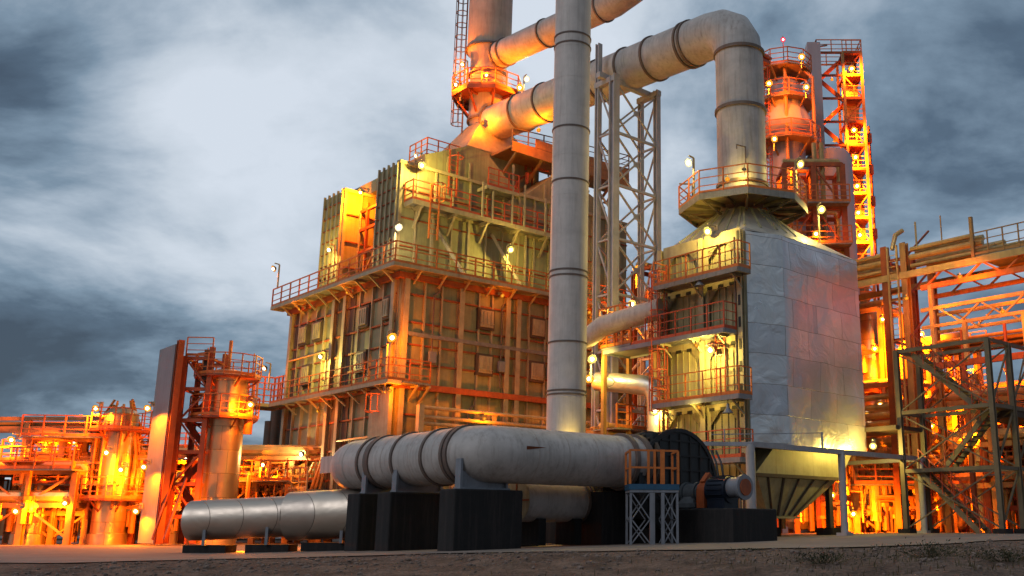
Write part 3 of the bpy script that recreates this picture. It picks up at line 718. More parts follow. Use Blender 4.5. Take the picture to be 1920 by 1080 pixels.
# ------------------------------------------------------------------ lying duct with fan
EX, EY = -4.73, 30.
E_ = Fr(EX, EY)
t = thing('lying_duct', 'fat white duct lying on plinths in front, with a mitred bend and dark flange rings', 'duct', (EX, EY, 0), GA)
zc = 2.73; rd = .86
pts = [tuple(p) for p in arc((0, 8.6, zc), (1.5, 8.6, zc - .1), (0, 7.6, zc), 3)] + [tuple(p) for p in arc((0, 0, zc), (0, .75, zc), (.75, 0, zc), 3)] + [(6.4, 0, zc)]
pts = [(2.6, 8.6, zc - .1)] + pts
MB().path(pts, rd, 40).build('shell', 'duct', t)
for y, w in ((6.15, .13), (5.55, .3), (3.9, .12), (2.1, .12), (.95, .13), (.72, .16)):
    MB().ringp((0, y, zc), (0, 1, 0), rd, w, .055, 40).build('flange_ring', 'ring', t)
for x, w in ((5.6, .16), (6.2, .2)): MB().ringp((x, 0, zc), (1, 0, 0), rd, w, .1, 40).build('flange_ring', 'ring', t)
for x in (1.5, 2.7, 3.9, 5.0): MB().ringp((x, 0, zc), (1, 0, 0), rd, .03, .007, 40).build('lap_seam', 'stack', t)
for y in (1.5, 2.9, 4.6, 7.2): MB().ringp((0, y, zc), (0, 1, 0), rd, .03, .007, 40).build('lap_seam', 'stack', t)
for y in (0.1, 3.75, 5.75):
    c = MB()
    c.box(-.78, -.7, y - .14, y + .14, 1.7, 2.55)
    c.box(-.7, .95, y - .04, y + .04, 1.7, 2.2); c.box(.87, .95, y - .14, y + .14, 1.7, 2.4); c.box(-.8, 1.0, y - .18, y + .18, 1.66, 1.72)
    c.build('saddle', 'mgrey', t)
MB().add([(1.0, -.862, 2.96), (1.0, -.862, 2.85), (1.75, -.862, 2.95)], [(0, 1, 2), (2, 1, 0)]).build('patch_plate', 'rib', t)
MB().box(-.35, -.3, 8.9, 9.9, 2.5, 3.1).build('end_plate', 'duct', t)
for y, lab in ((.1, 'square black plinth under the bend of the lying duct, nearest of the three'), (3.75, 'middle black plinth under the lying duct'), (5.75, 'leftmost dark plinth under the lying duct, beside the silver tube')):
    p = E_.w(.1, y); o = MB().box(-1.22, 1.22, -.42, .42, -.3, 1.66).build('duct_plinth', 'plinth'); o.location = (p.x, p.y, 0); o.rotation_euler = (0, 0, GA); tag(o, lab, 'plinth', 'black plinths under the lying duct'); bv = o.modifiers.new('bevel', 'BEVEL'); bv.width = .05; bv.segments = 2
# fan
t = thing('draught_fan', 'dark ribbed scroll fan at the lying duct end, with red coupling guard and motor', 'industrial fan', (EX, EY, 0), GA)
cx_, cz_ = 7.75, 2.0
prof = []
for k in range(40):
    a = 2 * pi * k / 40; r = 1.72 + .25 * ((a + pi * .75) % (2 * pi)) / (2 * pi)
    prof.append((cx_ + r * cos(a), cz_ + r * sin(a)))
c = MB(); n = len(prof)
v = [(x, -.72, z) for x, z in prof] + [(x, .72, z) for x, z in prof]
c.add(v, [tuple(range(n)), tuple(range(n, 2 * n))[::-1]] + [(i, n + i, n + (i + 1) % n, (i + 1) % n) for i in range(n)])
c.frus((6.45, 8.0, -.7, .7), zc - .85, (6.45, 8.0, -.7, .7), zc + 1.0)
cs = c.build('scroll_casing', 'fan', t)
c = MB()
for i in range(-3, 4):
    dx = i * .5; w_ = sqrt(max(0, 1.75 ** 2 - dx * dx)); c.bar((cx_ + dx, -.75, cz_ - w_), (cx_ + dx, -.75, cz_ + w_), .05, .05)
for i in range(-3, 4):
    dz = i * .5; w_ = sqrt(max(0, 1.75 ** 2 - dz * dz)); c.bar((cx_ - w_, -.745, cz_ + dz), (cx_ + w_, -.745, cz_ + dz), .04, .05)
for i in range(n):
    a, b_ = prof[i], prof[(i + 1) % n]
    for y in (-.72, .72): c.bar((a[0], y, a[1]), (b_[0], y, b_[1]), .1, .14)
c.build('casing_rib', 'fandark', cs)
c = MB()
for k in range(7):
    a = .4 + k * .28; c.path([(6.35, -.9 * cos(a), zc + .95 * sin(a)), (6.6, -.95 * cos(a), zc + 1.02 * sin(a)), (6.9, -.75 * cos(a), zc + .95 * sin(a))], .05, 6)
c.ringp((6.55, 0, zc), (1, 0, 0), .9, .12, .12, 32)
c.build('expansion_joint', 'dark', t)
c = MB().path([(cx_, -.72, 1.72), (cx_, -2.15, 1.72)], .12, 12); c.path([(cx_, -.95, 1.72), (cx_, -1.75, 1.72)], .3, 20)
c.path([(cx_, -1.0, 1.72), (cx_, -1.12, 1.72)], .36, 20).path([(cx_, -1.55, 1.72), (cx_, -1.68, 1.72)], .36, 20); c.box(cx_ - .42, cx_ + .42, -1.8, -.9, 1.22, 1.36); c.frus((cx_ - .4, cx_ + .4, -1.7, -1.0), 1.36, (cx_ - .25, cx_ + .25, -1.6, -1.1), 1.6)
c.build('bearing_housing', 'mdark', t)
c = MB().path([(cx_, -1.85, 1.72), (cx_, -2.2, 1.72)], .38, 24); c.box(cx_ - .38, cx_ + .38, -2.2, -1.85, 1.2, 1.72); c.bar((cx_ - .2, -2.0, 2.0), (cx_ + .1, -2.0, 2.3), .2); c.build('coupling_guard', 'oxide', t)
c = MB().path([(cx_, -2.25, 1.78), (cx_, -3.1, 1.78)], .44, 28)
for k in range(18):
    a = 2 * pi * k / 18; c.bar((cx_ + .46 * cos(a), -2.35, 1.78 + .46 * sin(a)), (cx_ + .46 * cos(a), -3.0, 1.78 + .46 * sin(a)), .03)
c.box(cx_ - .35, cx_ + .35, -3.05, -2.3, 1.15, 1.5); c.box(cx_ + .3, cx_ + .62, -2.9, -2.5, 1.75, 2.15)
mo = c.build('motor', 'navy', t)
c = MB().path([(cx_, -3.1, 1.84), (cx_, -3.62, 1.84)], .33, 28); c.ringp((cx_, -3.62, 1.84), (0, 1, 0), .36, .1, .05, 28); c.build('motor_cowl', 'mgrey', mo)
MB().path([(cx_, -3.68, 1.84), (cx_, -3.71, 1.84)], .27, 28).build('cowl_grille', 'oxide', mo)
c = MB()
for dx in (-.1, .15): c.path([(cx_ + dx, -2.6, 2.2), (cx_ + dx, -2.5, 2.7), (cx_ + dx + .1, -2.2, 3.1)], .035, 6)
c.build('cable', 'fandark', mo)
def soften(o, w_=.05):
    b = o.modifiers.new('bevel', 'BEVEL'); b.width = w_; b.segments = 2; return o
def block(frm, x0, x1, y0, y1, z1, label, name='machine_plinth', mat='plinth', cat='plinth'):
    p = frm.w((x0 + x1) / 2, (y0 + y1) / 2); w_, h_ = (x1 - x0) / 2, (y1 - y0) / 2
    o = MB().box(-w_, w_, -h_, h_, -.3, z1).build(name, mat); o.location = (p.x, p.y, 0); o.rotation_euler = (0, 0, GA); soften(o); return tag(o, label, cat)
block(E_, 6.8, 9.0, -3.95, -.8, 1.16, 'large black plinth carrying the fan motor and bearings')
block(E_, 6.5, 9.9, -.62, 1.0, .55, 'low dark base block under the scroll fan casing')
block(E_, 4.9, 6.5, .1, 2.2, 1.75, 'brown black block behind the access stand under the duct end')
# access stand
sf = Fr(*at(1222, 990, 32.3).xy)
Wd = 1.5
t = thing('access_stand', 'small access stand with grey lattice legs, blue deck edge and orange guard rail', 'access platform', (sf.o.x, sf.o.y, 0), radians(8))
g0 = gz(0)
for x in (-.74, .74):
    for y in (-.5, .5): MB().box(x - .035, x + .035, y - .035, y + .035, g0, 1.72).build('leg', 'mgrey', t)
c = MB().box(-.14, .02, -.56, -.46, g0, 1.63); c.box(.22, .32, -.58, -.48, g0, 1.63); c.each('post', 'mgrey', t)
c = MB()
for (xa, xb) in ((-.7, -.14), (.32, .72)):
    for za, zb in ((g0 + .05, .8), (.82, 1.62)):
        c.bar((xa, -.5, za), (xb, -.5, zb), .035); c.bar((xb, -.5, za), (xa, -.5, zb), .035)
        c.bar((xa, .5, za), (xb, .5, zb), .035); c.bar((xb, .5, za), (xa, .5, zb), .035)
c.bar((-.74, -.5, .81), (-.74, .5, .81), .04).bar((.74, -.5, .81), (.74, .5, .81), .04)
c.each('leg_brace', 'mgrey', t)
MB().box(-.78, .78, -.56, .56, 1.64, 1.72).build('deck_frame', 'mgrey', t)
MB().box(-.8, .8, -.58, .58, 1.725, 1.90).build('deck', 'blue', t)
c = MB()
for x in (-.77, -.18, 0.02, .27, .77): c.bar((x, -.52, 1.9), (x, -.52, 2.98 if x < .5 else 2.93), .075 if x != .27 else .13)
for x in (-.77, .77): c.bar((x, .52, 1.9), (x, .52, 2.95), .07); c.bar((x, -.52, 2.93), (x, .52, 2.93), .06); c.bar((x, -.52, 2.4), (x, .52, 2.4), .05)
for z in (2.42, 2.96): c.bar((-.77, -.52, z), (.77, -.52, z - .02), .06)
c.build('guard_rail', 'rail', t)
# second short white tube under the duct
TF = Fr(-3.96, 32.6)
t = thing('short_duct_drum', 'short white duct drum with a cross braced flat end under the lying duct', 'duct', (-3.96, 32.6, 0), GA)
MB().path([(0, 0, 1.42), (2.75, 0, 1.42)], .68, 36).build('shell', 'duct', t)
MB().path([(-.03, 0, 1.42), (-.005, 0, 1.42)], .67, 36).build('end_plate', 'frame', t)
MB().bar((-.05, -.66, 1.42), (-.05, .66, 1.42), .03, .06).bar((-.05, 0, .78), (-.05, 0, 2.06), .06, .03).build('end_brace', 'rib', t)
for x in (2.5, 2.7): MB().ringp((x, 0, 1.42), (1, 0, 0), .68, .09, .05, 32).build('flange_ring', 'ring', t)
MB().box(.5, .8, -.5, .5, 0, .85).box(2.0, 2.3, -.5, .5, 0, .85).each('cradle', 'plinth', t)
block(TF, 3.0, 4.6, -.8, .9, 2.0, 'tall dark brown box behind the drum, left of the access stand', 'equipment_box', 'plinth', 'equipment box')
block(TF, -.8, 1.8, 1.1, 2.1, .75, 'low black block behind the short white drum')
# lying silver tube
t = thing('lying_silver_tube', 'long riveted silver tube lying low on blocks at the front left', 'duct', (0, 0, 0))
p0 = Vector((-16.2, 36.4, .80)); p1 = Vector((-8.6, 35.6, 1.12)); dv = (p1 - p0).normalized()
MB().path([p0, p0 + dv * .12, p0 + dv * 4.0, p1], .66, 36, radii=[.52, .70, .71, .74]).build('shell', 'tube', t)
MB().path([p0 + dv * 3.75, p0 + dv * 3.8, p1 - dv * .6, p1 - dv * .1], .7, 36, radii=[.76, .84, .86, .84]).build('sleeve', 'tube', t)
for k, lab in ((.9, 'left black support block under the lying silver tube'), (3.2, 'black support block under the middle of the lying silver tube'), (5.9, 'low dark skid under the right end of the lying silver tube')):
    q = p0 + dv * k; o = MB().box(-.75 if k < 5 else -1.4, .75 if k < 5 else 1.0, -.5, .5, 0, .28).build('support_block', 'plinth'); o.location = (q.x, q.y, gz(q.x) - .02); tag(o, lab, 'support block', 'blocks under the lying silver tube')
    MB().box(q.x - .05, q.x + .05, q.y - .62, q.y - .5, gz(q.x) + .25, q.z - .35).build('saddle_plate', 'mgrey', t)
# ------------------------------------------------------------------ grey pipe gantry
G1 = Fr(4.2, 38)
t = thing('pipe_gantry', 'long grey beam gantry on slim posts crossing in front of the silver unit', 'pipe gantry', (4.2, 38, 0), GA)
zb = 3.66
E1 = Vector((-.75 - 4.2, 37 - 38)); lx = E1.dot(BX); ly = E1.dot(AX)
MB().bar((0, 0, zb), (lx, ly, zb - .05), .2, .15).build('beam', 'gant', t)
MB().bar((0, 0, zb), (12.4, 0, zb), .2, .2).build('beam', 'gant', t)
MB().bar((12.3, 0, zb), (12.3, 4.4, zb), .16, .18).bar((0, 4.4, zb - .02), (12.3, 4.4, zb - .02), .14, .16).each('rear_beam', 'gant', t)
for x, y, w_ in ((0, 0, .36), (5.9, 0, .3), (12.1, 0, .3), (12.1, 4.4, .25)):
    g_ = gz(G1.w(x, y).x); c = MB().path([(x, y, g_), (x, y, zb)], w_ / 2, 14); c.box(x - .25, x + .25, y - .25, y + .25, g_ - .02, g_ + .12); c.build('post', 'gant', t)
    c = MB().box(x - .2, x + .2, y - .2, y + .2, g_ - .01, g_ + .25)
c = MB().path([(4.6, 0, zb), (4.6, 0, zb + .75)], .05, 8); c.bar((-1.6, .5, zb + .3), (4.6, 0, zb + .72), .035); c.bar((lx * .2, ly * .2, zb + .1), (lx * .2, ly * .2, zb + .55), .04); c.build('guard_wire', 'gant', t)
MB().path([(lx + .05, ly, g0), (lx + .05, ly, zb)], .07, 10).build('post', 'gant', t)
# ------------------------------------------------------------------ right: pipe bridge
Q = Fr(12.87, 50)
t = thing('pipe_bridge', 'high pipe bridge running right above the stair scaffold, with ladder tower and railed walkway', 'pipe bridge', (12.87, 50, 0), GA)
for x, y in ((0, 0), (0, -1.15), (2.6, 0), (2.6, -1.15)):
    MB().ibeam((x, y, 0), (x, y, 14.9), .34, .34, .05, side=V(1, 0, 0)).build('tower_column', 'oxide' if y == 0 else 'steel', t)
c = MB()
for i in range(7): z = 1.5 + i * 2.1; c.bar((0, 0, z), (0, -1.15, z), .14); c.bar((0, 0, z), (2.6, 0, z), .12); c.bar((0, -1.15, z), (2.6, -1.15, z + 2), .09)
c.build('tower_brace', 'oxide', t)
MB().ladder((-.25, -.58, 3.5), 14.8, (-1, 0, 0), (0, 1, 0), .55, cage=False, t=.09).build('ladder', 'pipe', t)
for k, (x, z, r) in enumerate(((.2, 14.55, .13), (.7, 14.5, .16), (.1, 14.1, .16), (.8, 13.95, .2), (1.4, 14.2, .18), (.15, 13.65, .12), (1.9, 14.0, .22), (.9, 13.5, .12))):
    ye = -4.9 - .25 * k if k < 5 else -11
    MB().path([(x, 12, z), (x, .2, z)], r, 10).build('pipe', 'pipe', t)
    MB().path([(x + .05, -1.4, z), (x + .05, ye, z)], r, 10).build('pipe', 'pipe', t)
MB().bar((-.15, 12, 13.15), (-.15, -12, 13.15), .16, .34).build('girder', 'pipe', t)
MB().bar((2.5, 12, 13.15), (2.5, -12, 13.15), .16, .34).build('girder', 'steel', t)
d = MB().box(-.1, 2.5, -12, -5, 13.34, 13.4).build('walkway', 'grate', t)
MB().rail([(-.1, -5, 13.4), (-.1, -12, 13.4)], 1.15, .8, .05).build('railing', 'steel', d)
c = MB()
for x in (0.0, 2.4):
    c.bar((x, -1.3, 12.4), (x, -12, 12.4), .16, .22) if x else c.bar((x, -2.0, 12.35), (x, -12, 12.35), .16, .26)
    for i in range(5):
        y = -2.2 - i * 2.1; c.bar((x, y, 12.35), (x, y - 1.05, 13.1), .09); c.bar((x, y - 1.05, 13.1), (x, y - 2.1, 12.35), .09)
c.build('under_truss', 'rail', t)
c = MB()
for x in (0, 1.6):
    c.bar((x, -1.9, 11.2), (x, -12, 11.2), .14, .18); c.bar((x, -1.9, 10.3), (x, -12, 10.3), .14, .16)
    for i in range(5):
        y = -2.9 - i * 2.2; c.bar((x, y, 11.15), (x, y - 1.1, 10.35), .08); c.bar((x, y - 1.1, 10.35), (x, y - 2.2, 11.15), .08)
for y in (-2.5, -4.2, -7.2): c.bar((0, y, 8.3), (0, y, 12.4 if y > -3 else 10.3), .2)
c.build('lower_truss', 'pipe', t)
for k in range(7):
    MB().path([(.2 + k * .3, -2.6, 9.5 - .16 * (k % 4)), (.2 + k * .3, -12, 9.5 - .16 * (k % 4))], .09 + .03 * (k % 3), 8).build('pipe', 'pipeo', t)
c = MB().bar((.0, -2.4, 8.3), (0, -12, 8.3), .2, .3)
for y in (-4, -6.2, -8.4): c.bar((0, y, 8.4), (0, y, 9.9), .12); c.bar((0, y, 0), (0, y, 8.2), .2)
c.build('pipe_tray', 'oxide', t)
MB().path([(1.2, -1.2, 14.9), (1.2, -1.2, 16.3)], .05, 6).path([(.4, -.2, 14.8), (.5, -.4, 15.6), (.9, -.6, 15.9)], .12, 8).build('vent_pipe', 'pipe', t)
MB().bar((.6, -3.0, 14.7), (.6, -3.0, 16.1), .05).bar((-.1, -5.0, 13.3), (-.1, -5.0, 15.4), .16).build('mast', 'steel', t)
for k, z in enumerate((7.2, 6.7, 6.3, 5.9, 5.4)):
    MB().path([(.8 + .2 * k, .4, z), (.8 + .2 * k, 8, z)], .16, 10).build('low_pipe', 'pipe', t)

# ------------------------------------------------------------------ stair scaffold
RF = Fr(15, 42)
t = thing('stair_scaffold', 'grey green steel stair tower of crossed braces and zigzag stairs at the right edge', 'stair tower', (15, 42, 0), GA)
g1 = gz(15)
for x, y in ((0, 0), (1.9, 0), (0, 4.5), (1.9, 4.5), (3.6, 0)):
    MB().ibeam((x, y, g1), (x, y, 8.55 if x < 3 else 7.9), .21, .21, .04, side=V(1, 0, 0)).build('post', 'steelg', t)
    MB().box(x - .3, x + .3, y - .3, y + .3, g1 - .05, g1 + .2).build('base_block', 'plinth', t)
c = MB()
for z in (8.5, 5.66, 3.04):
    c.bar((0, 0, z), (0, 4.5, z), .12, .17); c.bar((1.9, 0, z), (1.9, 4.5, z), .12, .16); c.bar((0, 0, z), (3.6, 0, z), .12, .16); c.bar((0, 4.5, z), (1.9, 4.5, z), .12, .16)
c.each('floor_beam', 'steelg', t)
c = MB()
for x in (0, 1.9):
    for a, b_ in ((g1 + .2, 3.0), (3.1, 5.6), (5.7, 8.4)):
        c.bar((x, 0, a), (x, 4.5, b_), .055); c.bar((x, 4.5, a), (x, 0, b_), .055)
for a, b_ in ((g1 + .2, 3.0), (3.1, 5.6), (5.7, 8.4)): c.bar((0, 0, a), (1.9, 0, b_), .07); c.bar((1.9, 0, b_ - 2.4), (3.6, 0, a + 2.0), .07); c.bar((3.6, 0, b_), (1.9, 0, a), .06)
c.build('cross_brace', 'steelg', t)
def flight(a, b_, name='stair_flight'):
    a = Vector(a); b_ = Vector(b_); f = MB()
    for x in (-.4, .4): f.bar(a + V(x, 0, 0), b_ + V(x, 0, 0), .05, .24)
    n = int((b_ - a).length / .3)
    for i in range(1, n):
        p = a + (b_ - a) * i / n; f.box(p.x - .4, p.x + .4, p.y - .13, p.y + .13, p.z - .02, p.z + .02)
    o = f.build(name, 'steelg', t)
    h = MB()
    for x in (-.42, .42):
        h.bar(a + V(x, 0, 1.0), b_ + V(x, 0, 1.0), .045); h.bar(a + V(x, 0, .55), b_ + V(x, 0, .55), .035)
        for i in range(6): p = a + (b_ - a) * i / 5; h.bar(p + V(x, 0, 0), p + V(x, 0, 1.0), .04)
    h.build('handrail', 'railr', o)
flight((.6, 3.8, 8.3), (.6, 1.0, 5.8)); flight((1.3, .6, 5.6), (1.3, 2.9, 3.2)); flight((.6, 3.8, 3.0), (.6, 1.1, g1))
MB().box(.05, 1.85, 2.9, 4.4, 2.98, 3.02).build('landing', 'steelg', t)
MB().box(.05, 1.85, .1, 1.0, 5.58, 5.63).build('landing', 'steelg', t)
c = MB().box(1.9, 12, .0, 1.8, 5.3, 5.62).box(-.4, 1.8, 4.5, 9.5, 4.9, 5.1); c.build('long_walkway', 'dark', t)
MB().rail([(1.9, 0, 5.62), (12, 0, 5.62)], 1.1, 1.2, .05).rail([(3.6, 0, 7.8), (9, 0, 7.8)], .9, 1.2, .06).build('railing', 'steelg', t)

# ------------------------------------------------------------------ generic process units
PIPE_M = ['pipe', 'pipeo', 'pipe', 'steel']
def rack(name, label, cat, x, y, rz, L, D, zs, bay, seed, np_=4, mat='steel', deckz=(), rails=True, vess=0, cross=True, verts=6, railm='rail'):
    r = random.Random(seed); t = thing(name, label, cat, (x, y, 0), rz)
    nb = max(1, round(L / bay)); top = zs[-1]
    for i in range(nb + 1):
        for yy in (0, D): MB().ibeam((L * i / nb, yy, -.3), (L * i / nb, yy, top), .3, .3, .05).build('column', mat, t)
    for z in zs:
        c = MB()
        for yy in (0, D): c.bar((0, yy, z), (L, yy, z), .15, .26)
        for i in range(nb + 1): c.bar((L * i / nb, 0, z), (L * i / nb, D, z), .15, .24)
        c.build('floor_beam', mat, t)
        for k in range(np_):
            yy = D * (k + .5) / np_ + r.uniform(-.1, .1); q = r.choice((.08, .12, .16, .24, .32)); zz = z + q + .14
            a = 0 if r.random() < .6 else r.uniform(0, L * .5); b_ = L if r.random() < .6 else r.uniform(L * .5, L)
            pts = [(a, yy, zz), (b_, yy, zz)]
            if r.random() < .6: pts = [(a, yy, zz)] + [(b_ - .2, yy, zz), (b_, yy, zz - .25), (b_, yy, max(.3, zz - r.uniform(1.2, 4)))]
            if r.random() < .5: pts = [(a, yy - .2, max(.3, zz - r.uniform(1, 3))), (a, yy - .2, zz)] + pts
            MB().path(pts, q, 10).build('pipe', r.choice(PIPE_M), t)
    if cross:
        c = MB()
        for i in range(nb):
            for za, zb_ in zip([0] + list(zs), zs):
                if r.random() < .6: 
                    s_ = 1 if r.random() < .5 else -1; a, b_ = L * i / nb, L * (i + 1) / nb
                    c.bar((a, 0, za if s_ > 0 else zb_), (b_, 0, zb_ if s_ > 0 else za), .1)
        if c.v: c.build('cross_brace', mat, t)
    for z in deckz:
        d = MB().box(-.2, L + .2, -.8, .9, z + .05, z + .12).build('platform', 'grate', t)
        if rails: MB().rail([(-.2, -.8, z + .12), (L + .2, -.8, z + .12)], 1.1, 1.0, .06).build('railing', railm, d)
    for k in range(vess):
        q = r.uniform(.5, 1.0); xx = r.uniform(1, max(1.2, L - 1)); zt = r.uniform(2.6, 5)
        MB().lathe([(.05, zt + q * .5), (q * .6, zt + q * .35), (q, zt), (q, .9), (q * .6, .5), (.05, .4)], (xx, r.uniform(.2, D - .2), 0), 22).build('vessel', 'vessel', t)
    c = MB()
    for k in range(verts):
        xx = r.uniform(0, L); yy = r.uniform(-.7, D); z0 = r.uniform(.2, 1); z1 = r.uniform(1.6, top); dx = r.uniform(-1.5, 1.5); q = r.choice((.05, .07, .11, .16))
        c.path([(xx, yy, z0), (xx, yy, z1), (xx + dx, yy, z1), (xx + dx, yy, z1 + r.uniform(-1.2, .8))], q, 8)
        c.lathe([(.04, -.1), (q * 2.2, -.1), (q * 2.2, .1), (.04, .1)], (xx, yy, (z0 + z1) / 2), 10)
    c.each('valve_pipe', 'pipeo', t, 2)
    return t
# right hand background
rack('process_rack', 'orange lit process rack of stacked pipes directly behind the stair scaffold', 'process rack', 24.5, 46.5, GA + pi / 2, 14, 3, (2.6, 4.6, 6.8), 3.4, 3, 5, vess=3, deckz=(2.6,), verts=22)
rack('process_rack', 'orange lit process rack between the silver unit and the ladder tower', 'process rack', 16.5, 55.0, GA + pi / 2, 9, 3, (2.2, 4.2, 6.2, 8.2), 3, 5, 5, vess=3, deckz=(2.2, 6.2), verts=26, mat='oxide')
rack('process_rack', 'tall pipe rack far behind the pipe bridge at the right edge', 'process rack', 36, 52.5, GA + pi / 2, 22, 4, (3.5, 6.0, 8.8), 4.2, 8, 6, vess=4, deckz=(6.0,), verts=30)
rack('process_rack', 'red brown pipe rack in front of the corrugated shed on the right', 'process rack', 32, 62, GA + pi / 2, 20, 4, (3, 5.5, 7.6), 4, 9, 6, vess=4, verts=24, mat='oxide')
# tall bit between: px 1610-1740, y 560-760
t = rack('process_tower', 'narrow yellow lit process tower seen between the silver unit and the ladder tower', 'process tower', 16.4, 60.5, GA + pi / 2, 4.5, 2.4, (3, 6, 8.6, 11.0, 13.6), 2.2, 21, 3, deckz=(8.6, 11.0), verts=10, railm='rail')
MB().lathe([(.05, 14.2), (.5, 14), (.8, 13.4), (.8, .4)], (1.6, 1.0, 0), 20).build('column_vessel', 'vessel', t)
t = rack('process_tower', 'low process tower with yellow railings right of the ladder tower, below the bridge', 'process tower', 19.6, 56.5, GA + pi / 2, 3.6, 2.4, (3, 6, 8.4, 10.6), 2.2, 22, 3, deckz=(8.4, 10.6), verts=10)
# centre gap, behind lattice tower
t = rack('process_tower', 'red lit tower of pipes and braces in the gap left of the silver unit', 'process tower', 1.7, 58.5, GA, 4.4, 3.0, (3.5, 6.5, 9.0, 11.8, 14.6, 16.4), 2.2, 31, 4, deckz=(11.8, 14.6), verts=40, mat='oxide', railm='railr')
t = rack('process_rack', 'lit pipe rack at the foot of the gap between vertical duct and silver unit', 'process rack', -1.5, 47.0, GA, 5.2, 3.4, (3.2, 5.0), 2.6, 33, 4, deckz=(5.0,), verts=18, railm='rail')
# insulated elbows in the gap
t = thing('insulated_pipe', 'shiny insulated elbow pipe turning down beside the lattice tower', 'pipe', (0, 0, 0))
a = at(1120, 715, 47); b_ = at(1205, 722, 45.5)
MB().path([a, b_] + [b_ + V(.35, -.15, -.1), b_ + V(.6, -.3, -.4), b_ + V(.65, -.35, -.9), V(b_.x + .65, b_.y - .35, 3.2)], .46, 20).build('shell', 'silver2', t)
t = thing('insulated_pipe', 'thick grey pipe crossing the gap above the shiny elbow pipe', 'pipe', (0, 0, 0))
a = at(1095, 640, 46); b_ = at(1240, 578, 43.8)
MB().path([a, a.lerp(b_, .25) + V(0, 0, .35), b_], .48, 20).build('shell', 'duct', t)
t = thing('valve_platform', 'small orange valve platform at the end of the second walkway of the silver unit', 'access platform', tuple(S.w(-.2, 7.0)), GA)
c = MB().box(-1, 1, -1, 1.2, 8.7, 8.78).build('deck', 'grate', t); MB().rail([(-.95, -1, 8.8), (-.95, 1.2, 8.8), (1, 1.2, 8.8)], 1.9, .5, .07, mids=4).build('railing', 'rail', t)
MB().bar((-.8, 1, 0), (-.8, 1, 8.7), .2).bar((.8, 1, 0), (.8, 1, 8.7), .2).bar((.8, -.9, 0), (.8, -.9, 8.7), .2).build('post', 'steel', t)

# ------------------------------------------------------------------ tall columns behind, right
t = thing('distillation_column', 'pale distillation column with lit ring platforms behind the arching duct', 'column', (9.9, 62.5, 0), 0)
MB().lathe([(.05, 30.6), (.8, 30.4), (1.25, 29.7), (1.25, 0)], seg=32).build('shell', 'lav', t)
for z, r in ((25.6, 2.3), (28.6, 2.0), (30.9, 1.9), (20.8, 2.3)):
    P = octo(r, 10); d = MB().poly(P, z - .1, z).build('ring_platform', 'steel', t); MB().rail([(x, y, z) for x, y in P], 1.1, 1.2, .06, closed=True).build('railing', 'rail', d)
    b = MB()
    for x, y in P[::2]: b.bar((x * .5, y * .5, z - 1.1), (x * .95, y * .95, z - .12), .1)
    b.each('bracket', 'steel', d)
MB().lathe([(.3, 25.7), (1.6, 25.9), (1.9, 26.8), (1.6, 27.6), (1.25, 28.4)], seg=28).build('swage', 'lav', t)
MB().bar((.0, -.2, 30.5), (.0, -.2, 33.3), .06).build('mast', 'ring', t)
MB().ladder((-1.3, -.9, 16), 32, (-.8, -.6, 0), (.6, -.8, 0), .5).build('cage_ladder', 'railr', t)
c = MB()
for x, y in ((1.7, -1.3), (-.2, -1.7)): c.path([(x, y, 6), (x, y, 30), (x * .6, y * .6, 31)], .12, 8)
c.each('riser', 'pipeo', t)
t = thing('rectangular_riser', 'slim pale riser duct standing left of the stair tower with the lit bays', 'duct', (12.6, 66, 0), 0)
MB().box(-.45, .5, -.5, .5, 0, 34.9).build('shell', 'lav', t)
MB().bar((.55, 0, 34.8), (1.1, 0, 34.9), .1).build('cap_bracket', 'ring', t)
t = thing('absorber_column', 'broad smooth lavender column behind the silver unit roof', 'column', (13.05, 64.3, 0), 0)
MB().lathe([(1.62, 0), (1.62, 25.3), (1.4, 25.7), (.05, 25.9)], seg=36).build('shell', 'lav', t)
t = thing('stair_tower', 'tall open stair tower with a strip of brightly lit bays, rightmost of the high structures', 'stair tower', (13.0, 66.5, 0), 0)
for x, y in ((0, 0), (1.9, 0), (3.25, 0), (0, 2), (1.9, 2), (3.25, 2)): MB().bar((x, y, 0), (x, y, 34.6), .18).build('column', 'steel', t)
for i in range(19):
    z = 1.8 + i * 1.82
    c = MB(); c.bar((0, 0, z), (3.25, 0, z), .12, .16); c.bar((1.9, 0, z), (1.9, 2, z), .1); c.bar((3.25, 0, z), (3.25, 2, z), .1); c.box(1.9, 3.25, 0, 2, z - .04, z)
    if i % 2: c.bar((0, .4, z), (1.9, .4, z - 1.82), .08, .3); c.bar((1.9, 0, z), (3.25, 0, z - 1.82), .07)
    else: c.bar((1.9, 1.6, z), (0, 1.6, z - 1.82), .08, .3); c.bar((3.25, 0, z), (1.9, 0, z - 1.82), .07)
    c.build('floor', 'oxide' if i > 12 else 'steel', t)
c = MB()
for i in range(19): z = 1.8 + i * 1.82; c.rail([(1.9, 0, z), (3.3, 0, z)], 1.0, .7, .05)
c.rail([(0, 0, 34.5), (3.3, 0, 34.5), (3.3, 2, 34.5), (0, 2, 34.5), (0, 0, 34.5)], 1.1, 1.0, .06)
c.build('railing', 'rail', t)
MB().box(1.98, 3.15, 1.2, 1.25, 0, 33.6).build('back_panel', 'pipe', t)
c = MB()
for i in range(5): c.box(3.4, 3.75, .2, .9, 18 + i * 2.4, 18.7 + i * 2.4); c.bar((3.25, .5, 18.4 + i * 2.4), (3.5, .5, 18.4 + i * 2.4), .1)
c.path([(3.65, .6, 2), (3.65, .6, 29)], .1, 8); c.build('cable_box', 'oxide', t)
t = rack('process_tower', 'railed steel tower with orange stairs standing between duct and slim riser', 'process tower', 8.9, 57.5, 0, 3.6, 2.4, (14.5, 17.0, 19.6, 22.4), 1.8, 41, 2, deckz=(14.5, 17.0, 19.6), verts=10, mat='oxide')
